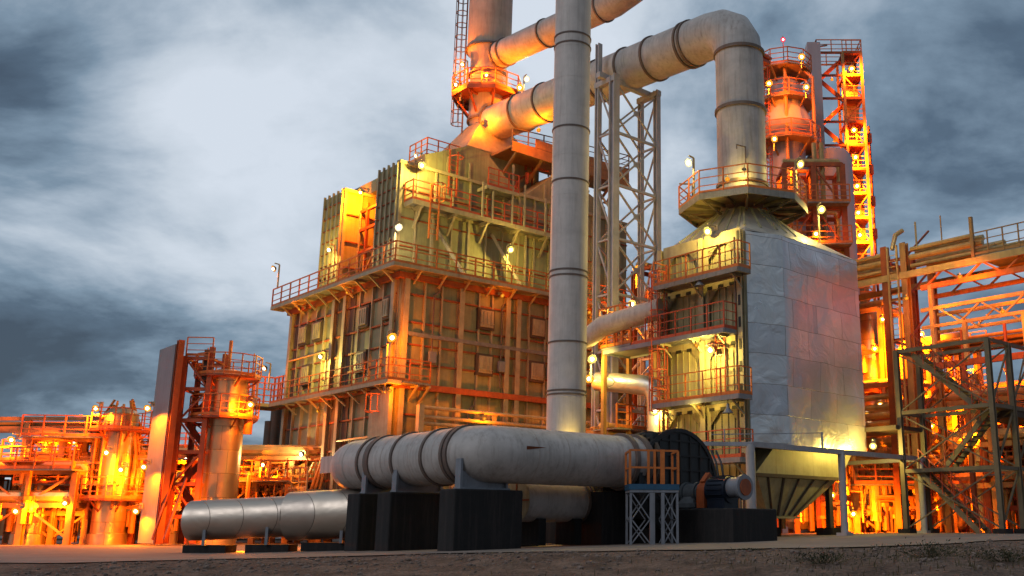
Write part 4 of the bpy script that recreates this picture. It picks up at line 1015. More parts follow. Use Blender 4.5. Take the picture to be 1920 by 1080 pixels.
t = thing('column_riser', 'two slim pale standpipes beside the broad lavender column', 'pipe', (0, 0, 0))
for x in (11.0, 11.45): MB().path([(x, 58.5, 1), (x, 58.5, 24.2)], .16, 10).build('standpipe', 'pipe', t)

# ------------------------------------------------------------------ left field
def vcol(name, label, px, Y, r, zt, plats=(), mat='vessel', skirt=True):
    x = (px - 1200) / 1904 * Y; t = thing(name, label, 'process vessel', (x, Y, gz(x)), 0)
    MB().lathe([(.05, zt + .3), (r * .6, zt + .22), (r, zt - .1), (r, .6), (r * 1.12, .55), (r * 1.15, 0), (.1, 0)], seg=36).build('shell', mat, t)
    for z, pr in plats:
        P = octo(pr, 12); d = MB().poly(P, z - .1, z).build('ring_platform', 'oxide', t)
        MB().rail([(a, b_, z) for a, b_ in P], 1.1, 1.0, .05, closed=True).build('railing', 'rail', d)
        b = MB()
        for a, b_ in P[::2]: b.bar((a * .5, b_ * .5, z - .7), (a * .95, b_ * .95, z - .12), .07)
        b.each('bracket', 'oxide', d)
    return t
t = vcol('process_column', 'tall shiny orange lit column with two round platforms, right of the lattice frame', 399, 52, 1.03, 8.75, ((8.6, 1.65), (6.45, 1.7)))
MB().bar((0, 0, 8.8), (0, 0, 10.6), .14).bar((-1.2, 0, 8.7), (-1.2, 0, 10.2), .05).bar((1.3, 0, 8.7), (1.3, 0, 9.9), .05).path([(1.4, -.2, 5.6), (1.4, -.2, 7.6)], .22, 12).build('vent_mast', 'rail', t)
t = vcol('process_column', 'yellow lit column with two round platforms, left of the tall grey slab', 203, 54, .85, 7.0, ((6.0, 1.5), (2.35, 1.55)))
c = MB()
for i in range(14): a = R.uniform(0, 6.28); q = R.uniform(.9, 1.3); c.path([(q * cos(a), q * sin(a), R.uniform(.5, 3)), (q * cos(a), q * sin(a), R.uniform(4, 7.6)), (q * .4 * cos(a), q * .4 * sin(a), R.uniform(7, 7.8))], R.uniform(.05, .1), 8)
c.each('riser_pipe', 'pipeo', t)
vcol('process_vessel', 'short shiny drum vessel near the left edge with a railed top platform', 58, 54, .82, 3.5, ((4.3, 1.9),))
vcol('process_vessel', 'small lit vessel inside the foot of the lattice frame', 322, 55.5, .5, 2.6)
# tall slab with lit lower half
SL = Fr(*at(291, 990, 50).xy)
t = thing('fire_wall_panel', 'tall flat grey slab, its lower half lit orange, left of the lattice frame', 'wall panel', (SL.o.x, SL.o.y, 0), GA)
MB().box(0, .4, .05, 2.4, -.2, 9.75).build('slab', 'slab', t); MB().ibeam((.2, -.12, -.2), (.2, -.12, 9.95), .3, .3, .05).build('edge_column', 'oxide', t)
# lattice frame
t = thing('open_stair_tower', 'rusty orange open lattice tower with raking stairs, between grey slab and shiny column', 'steel tower', (SL.o.x + .35, SL.o.y + .5, 0), radians(6))
for x, y in ((0, 0), (1.3, 0), (0, 2.2), (1.3, 2.2)): MB().ibeam((x, y, -.2), (x, y, 9.7 if x else 9.2), .24, .24, .04).build('post', 'oxide', t)
for i in range(6):
    z = 1.1 + i * 1.6; c = MB(); c.bar((0, 0, z), (1.3, 0, z), .14, .18); c.bar((0, 2.2, z), (1.3, 2.2, z), .14, .18); c.bar((0, 0, z), (0, 2.2, z), .12); c.bar((1.3, 0, z), (1.3, 2.2, z), .12)
    s_ = i % 2
    if i < 5: c.bar((0 if s_ else 1.3, 0, z), (1.3 if s_ else 0, 0, z + 1.6), .09); c.bar((0 if s_ else 1.3, 1.2, z), (1.3 if s_ else 0, 1.2, z + 1.6), .1, .3)
    c.build('frame_floor', 'oxide', t)
MB().box(.85, 1.18, .15, .4, 8.0, 9.6).build('sign_box', 'dark', t)
MB().bar((-.2, -1.2, 0), (.1, -.1, 3.2), .08, .12).bar((.4, -1.4, 0), (.7, -.1, 3.0), .08, .12).each('prop', 'oxide', t)
MB().rail([(0, 0, 9.2), (1.3, 0, 9.2)], 1.0, .9, .05).build('railing', 'rail', t)
# left pipe bridge
bx = at(0, 990, 54).x
t = thing('pipe_bridge', 'yellow lit pipe bridge on portal posts along the top of the left background', 'pipe bridge', (bx - 6, 55, 0), 0)
MB().bar((0, 0, 6.45), (11.3, 0, 6.45), .2, .2).bar((0, 0, 5.85), (11.3, 0, 5.85), .2, .35).build('girder', 'steel', t)
for x in (6.1, 9.7 - .3, 11.2): MB().ibeam((x, 0, -.2), (x, 0, 6.4), .28, .28, .05).build('post', 'steel', t)
for k in range(4): MB().path([(0, .4 + k * .4, 6.2), (11.3, .4 + k * .4, 6.2)], .14, 10).build('pipe', 'pipe', t)
rack('process_rack', 'dense yellow lit pipework in front at the far left edge', 'process rack', bx - 3, 52.5, 0, 7.5, 3, (1.7, 3.4), 2.5, 51, 5, vess=2, deckz=(3.4,), verts=34)
rack('process_rack', 'pipework rack between the short drum and the column with two platforms', 'process rack', bx + 3.0, 57.5, 0, 6, 3, (1.6, 3.2, 4.6), 2, 52, 5, vess=2, deckz=(1.6, 4.6), verts=34)
rack('process_rack', 'low pipework rack at the foot of the lattice frame', 'process rack', bx + 8.2, 58.5, 0, 7, 3, (1.6, 3.2), 2.4, 53, 4, vess=3, deckz=(3.2,), verts=26)
rack('process_rack', 'orange portal rack between the shiny column and the furnace building', 'process rack', bx + 14.3, 61, 0, 6.5, 3, (2.6, 4.4, 6.6, 7.1), 3.2, 54, 5, vess=1, deckz=(2.6, 4.4), verts=24)
rack('process_rack', 'farthest low pipe rack behind the left pipe bridge', 'process rack', bx - 6, 68, 0, 26, 4, (2.4, 4.4), 4.4, 55, 6, vess=4, deckz=(4.4,), verts=40)
rack('process_rack', 'thin pipe rack with many standpipes before the left pipe bridge', 'process rack', bx + 1.2, 53.6, radians(8), 5.0, 2.2, (1.3, 2.7, 4.0, 5.2), 1.7, 61, 4, deckz=(2.7, 5.2), verts=40)
rack('process_rack', 'narrow rack of orange pipes between the grey slab and the column with two platforms', 'process rack', bx + 6.6, 54.8, radians(5), 3.0, 2, (1.4, 2.8, 4.1), 1.5, 62, 4, deckz=(1.4, 4.1), verts=30, mat='oxide')
rack('process_rack', 'orange rack behind the lattice tower and the shiny column', 'process rack', bx + 10.6, 56.5, radians(3), 5.5, 2.4, (1.5, 3.0, 4.4), 1.8, 63, 4, deckz=(3.0,), verts=30)
rack('process_rack', 'brightly lit valve rack left of the furnace building corner', 'process rack', bx + 16.0, 57.0, radians(4), 4.2, 2.2, (1.6, 3.1, 4.8), 1.4, 64, 4, deckz=(1.6, 3.1), verts=34)
rack('process_rack', 'low pipe manifold near the ground between hopper leg and stair scaffold', 'process rack', 11.0, 51.5, radians(3), 5.0, 2.2, (1.3, 2.6, 3.9), 1.7, 65, 5, deckz=(2.6,), verts=44)
rack('process_rack', 'pipe manifold inside the view through the stair scaffold', 'process rack', 17.2, 50.0, radians(-4), 6.0, 2.4, (1.5, 3.0, 4.6, 6.2), 2.0, 66, 5, deckz=(3.0,), verts=50, mat='oxide')
t = thing('chimney_pipe', 'two thin dark chimneys between the shiny column and the furnace building', 'chimney', (0, 0, 0))
for px, yt in ((519, 765), (507, 790)): p = at(px, yt, 66); MB().path([(p.x, 66, 0), p], .35, 14).build('flue', 'dark', t)
def shed(x0, x1, y, h, label):
    t = thing('corrugated_shed', label, 'shed', (x0, y, 0), 0)
    c = MB(); L_ = x1 - x0; n = int(L_ / .35)
    for i in range(n):
        a = L_ * i / n; c.box(a, a + L_ / n * .5, -.06, 0, 0, h)
    c.box(0, L_, .0, 9, 0, h); c.build('wall', 'shed', t)
    MB().frus((-.3, L_ + .3, -.4, 9.4), h + .01, (-.3, L_ + .3, 4.4, 4.6), h + 1.0).build('roof', 'dark', t)
    c = MB()
    for i in range(int(L_ / 4.2)): c.box(1.2 + i * 4.2, 3.0 + i * 4.2, -.1, -.061, h * .62, h * .78)
    c.build('window_band', 'pipe', t)
shed(-62, -24, 74, 3.2, 'long low corrugated shed far behind the left pipework')
shed(14, 50, 72, 8.2, 'tall corrugated shed with orange glow in its colour behind the pipe racks on the right')
shed(-10, 6, 76, 7.0, 'corrugated shed seen low in the gap behind the lattice tower')

# ------------------------------------------------------------------ lamps
LCOL = {'or': (1, .20, .002), 'ww': (1, .72, .14), 'wh': (1, .76, .34), 'rd': (1, .03, .06)}
DOWN = ()
AIM = {'orange lamps in the right pipework': (.55, .8, -.25), 'orange lamps in the left pipework': (-.55, .8, -.25), 'lamps in the gap left of the silver unit': (.35, .9, -.2), 'lamps on the high columns': (.3, .9, -.3), 'lamps up the stair tower': (.3, .9, -.2)}
protos = {}; ldat = {}
def lamp(p, kind, power, label, group='work lamps', n=(0, -1), post=0., sc=1., off=.42, down=None):
    """floodlight: bell housing over a bulb, on an arm or a post; the light source hangs just in front of the bulb"""
    dim = sc < .7; key = (kind, round(post, 1), dim)
    if key not in protos:
        h = MB().lathe([(.03, .46), (.09, .44), (.11, .34), (.24, .20), (.22, .20), (.08, .30)], seg=14)
        a = MB()
        if post > 0: a.bar((0, .32, .36), (0, .32, -post), .08); a.bar((0, .32, .38), (0, 0, .40), .06)
        else: a.bar((0, .5, .38), (0, 0, .40), .06); a.box(-.12, .12, .5, .54, .2, .5)
        g_ = MB(); nn = Vector((0, -.86, -.5)).normalized(); c0 = Vector((0, .10, .12))
        g_.path([c0, c0 + nn * .10, c0 + nn * .17], .2, 16, radii=[.07, .18, .22])
        dq = MB().path([c0 + nn * .172, c0 + nn * .176], .2, 16, radii=[.205, .20])
        b = MB().lathe([(.01, .105)] + [(.105 * sin(pi * k / 9), .105 * cos(pi * k / 9)) for k in range(1, 9)] + [(.01, -.105)], seg=18, c=tuple(c0 + nn * .17))
        hm = g_.build('housing', 'lamp'); rm_ = dq.build('glow_reflector', 'e_dim' if dim else 'r_' + kind); am = a.build('arm', 'frame'); bm = b.build('bulb', 'r_or' if dim else {'or': 'e_or', 'ww': 'e_ww', 'wh': 'e_wh', 'rd': 'e_rd'}[kind])
        protos[key] = [hm, am, bm, rm_]; first = True
    else: first = False
    rt = bpy.data.objects.new('floodlight' if kind != 'rd' else 'beacon', None); COL.objects.link(rt); rt.location = p; rt.empty_display_size = .2
    rt.rotation_euler = (0, 0, math.atan2(n[1], n[0]) + pi / 2); rt.scale = (sc, sc, sc)
    tag(rt, label, 'lamp', group)
    for o in protos[key]:
        q = o if first else o.copy()
        if not first: COL.objects.link(q)
        q.parent = rt
    if power:
        dv_ = AIM.get(group) if down is None else None
        dn = ((group in DOWN) if down is None else down) or dv_ is not None
        k2 = (kind, power, dn, dv_ is None)
        if k2 not in ldat:
            l = bpy.data.lights.new('lamp_light', 'SPOT' if dn else 'POINT')
            if dn: l.spot_size = radians(172 if dv_ is None else 165); l.spot_blend = .35 if dv_ is None else .6
            l.energy = power; l.color = LCOL[kind]; l.shadow_soft_size = .06; ldat[k2] = l
        lo = bpy.data.objects.new('lamp_light', ldat[k2]); COL.objects.link(lo); lo.location = (Vector(p) + Vector((n[0], n[1], 0)).normalized() * off + Vector((0, 0, -.12)))
        if dv_ is not None: lo.rotation_euler = (-Vector(dv_)).to_track_quat('Z', 'Y').to_euler()
nB = (-AX.x, -AX.y); nA = (-BX.x, -BX.y)
GF = 'floodlights on the furnace building'
lamp(M.px_(514, 505, -1.1), 'or', 120, 'orange lamp at the far left end of the upper walkway, against the sky', GF, nA, 1.2)
lamp(M.px_(618, 470, -.7), 'ww', 330, 'warm lamp on a pole before the rear upper casing, left of the deep orange gap', GF, nA, 1.6)
lamp(M.px_(677, 362, .5), 'or', 2600, 'strong orange lamp high in the gap between the two upper casings', GF, nA, 0, .9, .3)
lamp(M.py_(747, 428, -.5), 'wh', 260, 'white lamp above the front corner of the upper walkway', GF, nB, 1.6)
lamp(M.py_(790, 312, .2), 'ww', 600, 'warm lamp at the top left corner of the front casing', GF, nB, 0)
lamp(M.py_(957, 470, -.7), 'ww', 340, 'warm lamp on a pole at the upper walkway, left of the vertical duct', GF, nB, 1.7)
lamp(M.py_(734, 635, -.75), 'or', 520, 'strongest orange lamp, on the lower front corner of the building', GF, nB, 2.3, 1.2, down=False)
lamp(M.px_(602, 670, -.75), 'ww', 480, 'warm lamp over the middle of the lower side walkway', GF, nA, 1.5)
lamp(M.px_(497, 692, -1.3), 'or', 160, 'orange lamp on the caged platform at the left end of the lower walkway', GF, nA, 1.3)
lamp(M.px_(566, 853, -1.0), 'wh', 200, 'white lamp low on the side of the building above the silver tube', GF, nA, 1.4)
# dim lamps; those under the upper and lower walkways are added fill light
lamp(M.w(6, -.75, 13.35), 'or', 60, 'added orange fill light under the upper walkway, left part of the front face', GF, nB, 0, .6)
lamp(M.w(12.5, -.75, 13.35), 'or', 60, 'added orange fill light under the upper walkway behind the vertical duct', GF, nB, 0, .6)
lamp(M.w(-.75, 4.6, 13.35), 'or', 60, 'added orange fill light under the upper side walkway, nearer the front corner', GF, nA, 0, .6)
lamp(M.w(-.75, 10.6, 13.35), 'or', 60, 'added orange fill light under the upper side walkway, nearer the left end', GF, nA, 0, .6)
lamp(M.w(4.5, -1.6, 6.2), 'or', 280, 'orange lamp low on the front face, right of the lit corner', GF, nB, 0, .6, down=False)
lamp(M.w(-.75, -.8, 7.3), 'or', 330, 'added orange fill light under the corner deck of the lower walkway', GF, nB, 0, .45, down=False)  # added light, stands in for the corner lamp leaking through the grating
lamp(M.w(10.5, -1.6, 6.2), 'or', 150, 'orange lamp low on the front face behind the vertical duct', GF, nB, 0, .6)
lamp(M.w(-.8, 7, 6.9), 'or', 110, 'added orange fill light under the lower side walkway', GF, nA, 0, .6)
lamp(M.w(-1.2, 14.5, 3.2), 'or', 300, 'orange lamp low at the rear left corner of the building', GF, nA, 0, .7)
lamp(M.w(11.5, 2.0, 22.6), 'or', 120, 'orange lamp under the roof walkway beside the hood', GF, nB, 0, .6)
lamp(M.w(2.4, 3.4, 22.0), 'ww', 150, 'warm lamp on the small roof deck beside the hood', GF, nA, 0, .7)
GS = 'lamps on the exhaust stack platform'
sp = lambda px, py, Y: at(px, py, Y)
lamp(sp(868, 122, 59.8), 'or', 700, 'bright orange lamp on the stack, uppermost of the left side pair', GS, (-.8, -.6), 1.5)
lamp(sp(856, 160, 59.5), 'or', 500, 'bright orange lamp on the left rim of the stack platform', GS, (-.8, -.6), 1.0)
lamp(sp(974, 166, 59.4), 'or', 800, 'bright orange lamp on the right rim of the stack platform by the big duct', GS, (.4, -.9), .9)
lamp(sp(987, 150, 61.5), 'wh', 120, 'white lamp just right of the stack platform', GS, (.6, -.8), 1.0)
lamp(sp(912, 142, 59.0), 'or', 260, 'orange lamp in front of the stack shell above the platform', GS, (0, -1), 1.0, .7)
lamp(sp(905, 232, 58.6), 'or', 500, 'orange lamp under the stack platform beside the stack neck', GS, (-.3, -1), 0, .6)
lamp(sp(1010, 245, 56.5), 'or', 420, 'orange lamp below the near part of the big duct', GS, (0, -1), 0, .6)
GU = 'lamps on the silver unit'
lamp(sp(1292, 307, 43.5), 'wh', 110, 'white lamp on a pole at the left of the octagonal platform, against the sky', GU, (-.7, -.7), 1.6)
lamp(S.px_(1328, 436, -.6), 'ww', 300, 'warm lamp above the top railed walkway of the silver unit', GU, nA, 0)
lamp(sp(1500, 310, 46), 'ww', 160, 'warm lamp at the right rim of the octagonal platform', GU, (.5, -.8), 1.4)
lamp(sp(1540, 395, 46.5), 'ww', 240, 'warm lamp on a pole over the right slope of the silver roof', GU, (.3, -.9), 1.6)
lamp(S.px_(1333, 658, -.6), 'ww', 380, 'warm lamp over the third walkway of the silver unit', GU, nA, 0)
lamp(sp(1186, 572, 46.2), 'ww', 200, 'warm lamp on the orange valve platform left of the silver unit', GU, (-.5, -.8), 1.0)
lamp(sp(1395, 318, 42.9), 'ww', 60, 'small lamp on the front rail of the octagonal platform', GU, (0, 1), .6, .5)
lamp(S.w(-.8, 2.2, 8.2), 'ww', 60, 'small lamp under the second walkway of the silver unit', GU, nA, 0, .5)
lamp(S.w(-.9, 2.0, 5.5), 'ww', 60, 'small lamp under the third walkway of the silver unit', GU, nA, 0, .5)
lamp(S.w(-2.2, -1.0, 14.6), 'ww', 120, 'lamp on the near left rim of the octagonal platform', GU, (0, -1), 0, .5)
lamp(at(1637, 838, 45.5), 'ww', 340, 'warm lamp at the lower right corner of the silver unit cladding', GU, (-.3, -1), 0, .8, .6, down=False)
GX = 'lamps in the gap left of the silver unit'
lamp(sp(1193, 507, 56.5), 'or', 900, 'strong orange lamp on the red tower seen through the lattice tower', GX, (0, -1), 1.0)
lamp(sp(1110, 675, 45.5), 'ww', 420, 'bright warm lamp between the vertical duct and the lattice tower', GX, (.2, -1), 1.0)
lamp(sp(1104, 712, 46.5), 'or', 260, 'orange lamp just below the bright warm lamp beside the vertical duct', GX, (.2, -1), 0)
lamp(sp(1228, 772, 44.5), 'ww', 200, 'warm lamp low at the left foot of the silver unit', GX, (0, -1), .6)
lamp(sp(1180, 640, 50), 'or', 420, 'orange lamp behind the shiny elbow pipe', GX, (0, -1), 0, .7)
lamp(sp(1170, 830, 50), 'or', 420, 'orange lamp low behind the lattice tower foot', GX, (0, -1), 0, .7)
# high columns, right
GC = 'lamps on the high columns'
lamp(V(9.9, 62.3, 33.35), 'rd', 30, 'red warning beacon on the mast of the pale distillation column', GC, (0, -1), 0, .8)
for px, py, k, pw, lab in ((1442, 158, 'or', 900, 'orange lamp at the left side of the distillation column top'), (1512, 165, 'or', 520, 'orange lamp at the right rim of the distillation column platform'), (1503, 108, 'or', 300, 'orange lamp on the topmost platform of the distillation column'),
                           (1452, 262, 'or', 260, 'orange lamp on the third platform of the distillation column'), (1470, 320, 'or', 420, 'orange lamp behind the right side of the octagonal platform'), (1530, 440, 'or', 300, 'orange lamp low by the orange stairs behind the silver roof')):
    lamp(at(px, py, 59.2 if px < 1520 else 56.8), k, pw * 1.0, lab, GC, (0, -1), .6)
for i, (px, py) in enumerate(((1597, 130), (1601, 245), (1604, 296), (1607, 350), (1609, 400), (1612, 442))):
    lamp(at(px, py, 66.2), 'or', 2800, ['topmost', 'second from top', 'third from top', 'fourth from top', 'second from bottom', 'lowest visible'][i] + ' orange lamp of the column of lamps up the stair tower bays', 'lamps up the stair tower', (0, -1), 0, 1.0, .3)
for i, (px, py) in enumerate(((1560, 150), (1560, 215), (1565, 265))):
    lamp(at(px, py, 67.4), 'or', 260, ['upper', 'middle', 'lower'][i] + ' small lamp deep inside the left bays of the high stair tower', 'lamps up the stair tower', (0, -1), 0, .5)
# right field
GR = 'orange lamps in the right pipework'
for px, py, Y, pw, lab in ((1727, 628, 56, 500, 'orange lamp right of the ladder tower under the pipe bridge'), (1640, 655, 57, 900, 'orange lamp between silver unit and ladder tower, upper'), (1655, 600, 57, 500, 'orange lamp near the top of the yellow lit process tower'),
                           (1675, 822, 56, 900, 'orange lamp low between silver unit and stair scaffold'), (1632, 905, 56, 800, 'orange lamp near the ground right of the hopper'), (1560, 930, 53, 500, 'orange lamp near the ground seen past the hopper leg'),
                           (1745, 800, 53, 800, 'orange lamp behind the middle landing of the stair scaffold'), (1800, 880, 56, 900, 'orange lamp low behind the stair scaffold'), (1870, 830, 54, 900, 'orange lamp behind the right post of the stair scaffold'),
                           (1760, 950, 52, 420, 'orange lamp near the ground inside the stair scaffold view'), (1905, 930, 55, 800, 'orange lamp near the ground at the right edge'), (1800, 690, 58, 700, 'orange lamp under the lower pipe bundle right of the ladder tower'),
                           (1780, 775, 63, 1000, 'added orange fill lamp on the shed front seen left of the right scaffold post'), (1865, 765, 63, 1000, 'added orange fill lamp on the shed front near the right edge'), (1712, 900, 61, 900, 'added orange fill lamp near the ground behind the left scaffold post'), (1850, 940, 59, 800, 'added orange fill lamp near the ground between the right scaffold posts'),  # fill lamps added to brighten the shed behind the scaffold
                           (1625, 780, 53, 500, 'added orange fill lamp over the stacked low pipes right of the silver unit'), (1700, 740, 54, 600, 'added orange fill lamp just right of the ladder tower foot'), (1820, 820, 50.5, 500, 'added orange fill lamp behind the upper stair flight of the scaffold'), (1910, 780, 50, 500, 'added orange fill lamp above the long dark walkway at the right edge'), (1600, 965, 50, 350, 'added orange fill lamp near the ground right of the gantry middle post'),  # more fill lamps, added to lift the dim pipe rack
                           (1890, 700, 57, 700, 'orange lamp under the lower pipe bundle at the right edge'), (1650, 760, 52, 500, 'orange lamp over the low pipes left of the ladder tower')):
    lamp(at(px, py, Y), 'or', pw * 7.5, lab, GR, (0, -1), 0, .8)
for px, py, Y, pw, lab in ((1700, 560, 47.3, 160, 'orange lamp on the near face of the ladder tower'), (1800, 520, 46, 260, 'orange lamp below the bridge walkway'), (1880, 585, 44, 240, 'orange lamp on the lower truss at the right edge')):
    lamp(at(px, py, Y), 'or', pw * 1.6, lab, GR, (0, -1), 0, .5)
# left field
GL = 'orange lamps in the left pipework'
for px, py, Y, pw, lab in ((180, 767, 53, 420, 'orange lamp on the left of the platform column, above the bridge line'), (277, 767, 50.5, 420, 'orange lamp at the top of the lit half of the grey slab'), (22, 826, 52, 500, 'orange lamp at the upper far left'), (117, 826, 55, 260, 'left of the twin orange lamps under the left pipe bridge'),
                           (139, 829, 55, 260, 'right of the twin orange lamps under the left pipe bridge'), (227, 882, 52.8, 420, 'orange lamp on the front of the column with two platforms'), (270, 877, 50.3, 380, 'orange lamp halfway down the grey slab'), (122, 945, 52.3, 380, 'orange lamp low by the white frame left of the column'),
                           (68, 948, 52.6, 320, 'orange lamp reflected on the short drum vessel'), (327, 900, 53, 420, 'orange lamp inside the foot of the lattice frame'), (493, 873, 57, 600, 'orange lamp between the shiny column and the furnace building'), (350, 860, 55, 300, 'orange lamp behind the middle of the lattice frame'),
                           (440, 860, 55, 420, 'orange lamp behind the right flank of the shiny column'), (165, 900, 56, 400, 'orange lamp behind the left pipework, middle'), (30, 960, 50.5, 300, 'orange lamp near the ground at the left edge'), (255, 960, 51, 300, 'orange lamp near the ground between column and slab'),
                           (200, 850, 51.5, 260, 'orange lamp just before the column below its top platform'), (470, 760, 51, 260, 'orange lamp beside the upper platform of the shiny column'), (395, 950, 50, 300, 'orange lamp near the ground behind the silver tube end')):
    lamp(at(px, py, Y), 'or', pw * 3.4, lab, GL, (0, -1), 0, .9, down=True if ('slab' in lab or 'furnace' in lab or 'bridge line' in lab) else None)
lamp(at(470, 1003, 38.6), 'or', 420, 'added orange fill light on the ground, unseen behind the lying silver tube', 'ground lamps', (0, -1), 0, .5)  # hidden light added to throw orange on the ground around the tube
lamp(at(600, 960, 44), 'or', 420, 'orange lamp low between the silver tube and the furnace building', 'ground lamps', (0, -1), 0, .5)
lamp(at(1068, 842, 36.6), 'ww', 160, 'added warm fill light, unseen behind the lying duct at the foot of the white vertical duct', 'ground lamps', (0, 1), 0, .5, down=False)  # hidden light added to brighten the lower front of the vertical duct
lamp(V(-7.6, 40.5, .9), 'or', 320, 'orange lamp near the ground behind the lying duct', 'ground lamps', (0, -1), 0, .5)
lamp(V(-2.2, 38.8, 1.4), 'or', 160, 'small orange lamp behind the short white drum', 'ground lamps', (0, -1), 0, .5)
for pos, lab in ((S.px_(1312, 532, -1.0), 'unlit bell lamp hanging under the top walkway of the silver unit'), (S.px_(1365, 770, -1.0), 'unlit bell lamp hanging under the third walkway of the silver unit')):
    t = thing('bell_lamp', lab, 'lamp', tuple(pos), 0, 'unlit bell lamps')
    MB().lathe([(.03, .3), (.06, .28), (.08, .1), (.24, -.1), (.22, -.1), (.05, .08)], seg=14).build('shade', 'mgrey', t); MB().bar((0, 0, .28), (0, 0, .5), .04).build('hanger', 'ring', t)

# ------------------------------------------------------------------ camera, sun, sky
cd = bpy.data.cameras.new('camera'); co = bpy.data.objects.new('camera', cd); COL.objects.link(co)
co.location = (0, 0, H); co.rotation_euler = (pi / 2 + TH, 0, 0)
cd.sensor_width = 36; cd.lens = F / 1920 * 36; cd.shift_x = -(CX - 960) / 1920; cd.shift_y = 0
cd.clip_start = .1; cd.clip_end = 8000
SC.camera = co
SE, SR = radians(38), radians(-140)
sl = bpy.data.lights.new('sun', 'SUN'); sl.energy = .6; sl.angle = radians(25); sl.color = (.92, .94, 1.0)
so = bpy.data.objects.new('sun', sl); COL.objects.link(so)
dirv = Vector((-.55, -.62, .62)).normalized(); so.rotation_euler = dirv.to_track_quat('Z', 'Y').to_euler()
SE = math.asin(dirv.z); SR = math.atan2(dirv.x, dirv.y)
W = bpy.data.worlds.new('World'); SC.world = W; W.use_nodes = True
nt = W.node_tree; L = nt.links.new
for n_ in list(nt.nodes): nt.nodes.remove(n_)
out = N(nt, 'ShaderNodeOutputWorld'); bg = N(nt, 'ShaderNodeBackground'); L(bg.outputs[0], out.inputs[0])
sky = N(nt, 'ShaderNodeTexSky'); sky.sky_type = 'NISHITA'; sky.sun_disc = False; sky.sun_elevation = SE; sky.sun_rotation = SR; sky.dust_density = 3
tc = N(nt, 'ShaderNodeTexCoord'); sp_ = N(nt, 'ShaderNodeSeparateXYZ'); L(tc.outputs['Generated'], sp_.inputs[0])
zz = N(nt, 'ShaderNodeMath', operation='MAXIMUM'); L(sp_.outputs['Z'], zz.inputs[0]); zz.inputs[1].default_value = 0.
za = N(nt, 'ShaderNodeMath', operation='ADD'); L(zz.outputs[0], za.inputs[0]); za.inputs[1].default_value = .36
dx = N(nt, 'ShaderNodeMath', operation='DIVIDE'); L(sp_.outputs['X'], dx.inputs[0]); L(za.outputs[0], dx.inputs[1])
dy = N(nt, 'ShaderNodeMath', operation='DIVIDE'); L(sp_.outputs['Y'], dy.inputs[0]); L(za.outputs[0], dy.inputs[1])
cbx = N(nt, 'ShaderNodeCombineXYZ'); L(dx.outputs[0], cbx.inputs[0]); L(dy.outputs[0], cbx.inputs[1])
n1 = N(nt, 'ShaderNodeTexNoise'); n1.inputs['Scale'].default_value = 1.9; n1.inputs['Detail'].default_value = 9; n1.inputs['Roughness'].default_value = .56; n1.inputs['Distortion'].default_value = .25
mpn = N(nt, 'ShaderNodeMapping'); mpn.inputs['Location'].default_value = (5.1, 2.9, 0); L(cbx.outputs[0], mpn.inputs['Vector']); L(mpn.outputs[0], n1.inputs['Vector'])
val = N(nt, 'ShaderNodeMapRange'); val.inputs['From Min'].default_value = .34; val.inputs['From Max'].default_value = .66; val.inputs['To Min'].default_value = -.42; val.inputs['To Max'].default_value = .42
val.clamp = False; L(n1.outputs['Fac'], val.inputs['Value'])
n4 = N(nt, 'ShaderNodeTexNoise'); n4.inputs['Scale'].default_value = 5.5; n4.inputs['Detail'].default_value = 8; n4.inputs['Roughness'].default_value = .6; n4.inputs['Distortion'].default_value = .3
mp4 = N(nt, 'ShaderNodeMapping'); mp4.inputs['Scale'].default_value = (.7, 1.5, 1); mp4.inputs['Rotation'].default_value = (0, 0, .35); L(cbx.outputs[0], mp4.inputs['Vector']); L(mp4.outputs[0], n4.inputs['Vector'])
v4 = N(nt, 'ShaderNodeMath', operation='MULTIPLY_ADD'); L(n4.outputs['Fac'], v4.inputs[0]); v4.inputs[1].default_value = .30; v4.inputs[2].default_value = -.15
v5 = N(nt, 'ShaderNodeMath', operation='ADD'); L(v4.outputs[0], v5.inputs[0]); L(val.outputs[0], v5.inputs[1])
cur = v5.outputs[0]
def skyd(px, py): return Vector(ray(px, py)).normalized()
SPOTS = [(330, 300, 60, .24), (520, 220, 120, .14), (120, 30, 120, .14), (600, 380, 160, .12), (60, 130, 260, -.22), (190, 480, 220, -.24), (30, 470, 150, -.04), (250, 620, 90, -.05), (480, 560, 200, .12), (850, 20, 120, -.12), (700, 90, 120, -.02),
         (1800, 260, 25, -.05), (1880, 120, 60, -.04), (1560, 60, 120, .14), (1250, 60, 90, .18), (1270, 260, 80, .06), (1750, 500, 60, -.10), (100, 740, 60, -.10), (1010, 190, 120, .25), (340, 430, 260, .12)]
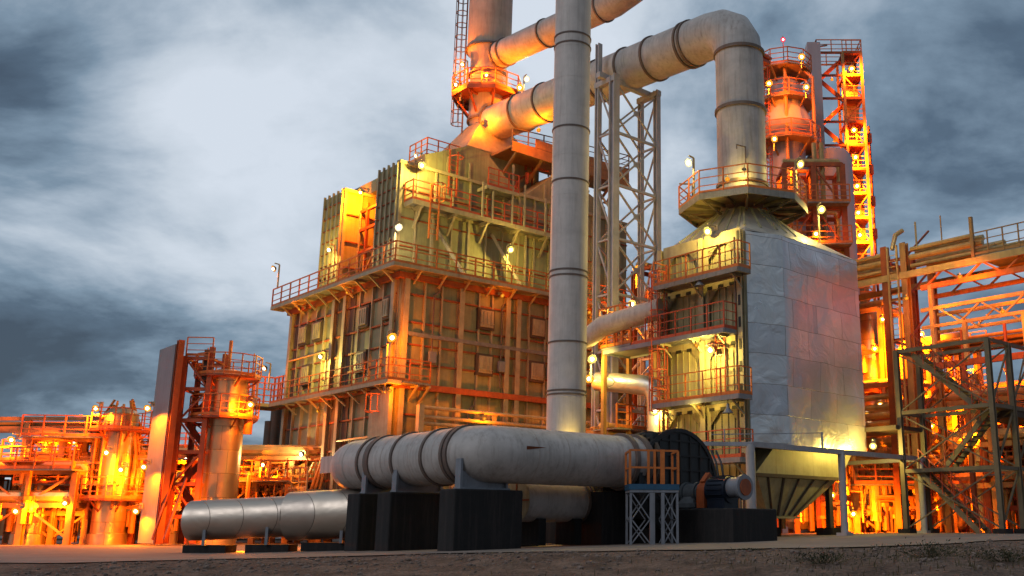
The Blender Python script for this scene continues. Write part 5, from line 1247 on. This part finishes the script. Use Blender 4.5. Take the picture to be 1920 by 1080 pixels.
for px, py, k, amp in SPOTS:
    dt = N(nt, 'ShaderNodeVectorMath', operation='DOT_PRODUCT'); nm = tc.outputs['Generated']; L(nm, dt.inputs[0]); dt.inputs[1].default_value = skyd(px, py)
    m1 = N(nt, 'ShaderNodeMath', operation='MULTIPLY_ADD'); L(dt.outputs['Value'], m1.inputs[0]); m1.inputs[1].default_value = k * 1.; m1.inputs[2].default_value = -k * 1.
    m2 = N(nt, 'ShaderNodeMath', operation='EXPONENT'); L(m1.outputs[0], m2.inputs[0])
    m3 = N(nt, 'ShaderNodeMath', operation='MULTIPLY_ADD'); L(m2.outputs[0], m3.inputs[0]); m3.inputs[1].default_value = amp; L(cur, m3.inputs[2]); cur = m3.outputs[0]
ad = N(nt, 'ShaderNodeMath', operation='ADD'); L(cur, ad.inputs[0]); ad.inputs[1].default_value = .42
cr = N(nt, 'ShaderNodeValToRGB'); L(ad.outputs[0], cr.inputs[0]); e = cr.color_ramp
e.elements[0].position = .0; e.elements[0].color = (.045, .068, .10, 1)
e.elements[1].position = 1; e.elements[1].color = (.68, .745, .83, 1)
for p_, c_ in ((.22, (.085, .13, .185, 1)), (.42, (.20, .28, .365, 1)), (.62, (.40, .48, .57, 1)), (.8, (.58, .65, .73, 1))):
    q = e.elements.new(p_); q.color = c_
mix = N(nt, 'ShaderNodeMix', data_type='RGBA', blend_type='ADD'); mix.inputs['Factor'].default_value = .012
L(cr.outputs[0], mix.inputs['A']); L(sky.outputs[0], mix.inputs['B'])
L(mix.outputs['Result'], bg.inputs['Color']); bg.inputs['Strength'].default_value = .92
# added dimming of the unseen sky behind the viewer, darkens faces toward the camera
bk = N(nt, 'ShaderNodeMapRange'); bk.inputs['From Min'].default_value = -.5; bk.inputs['From Max'].default_value = .35; bk.inputs['To Min'].default_value = .55; bk.inputs['To Max'].default_value = .95
L(sp_.outputs['Y'], bk.inputs['Value']); L(bk.outputs[0], bg.inputs['Strength'])
SC.view_settings.view_transform = 'Standard'; SC.view_settings.look = 'None'; SC.view_settings.exposure = 0
SC.render.engine = 'CYCLES'
cy = SC.cycles; cy.use_denoising = True; cy.max_bounces = 5; cy.diffuse_bounces = 3; cy.glossy_bounces = 3; cy.sample_clamp_indirect = 4; cy.sample_clamp_direct = 0; cy.use_light_tree = True
cy.caustics_reflective = False; cy.caustics_refractive = False
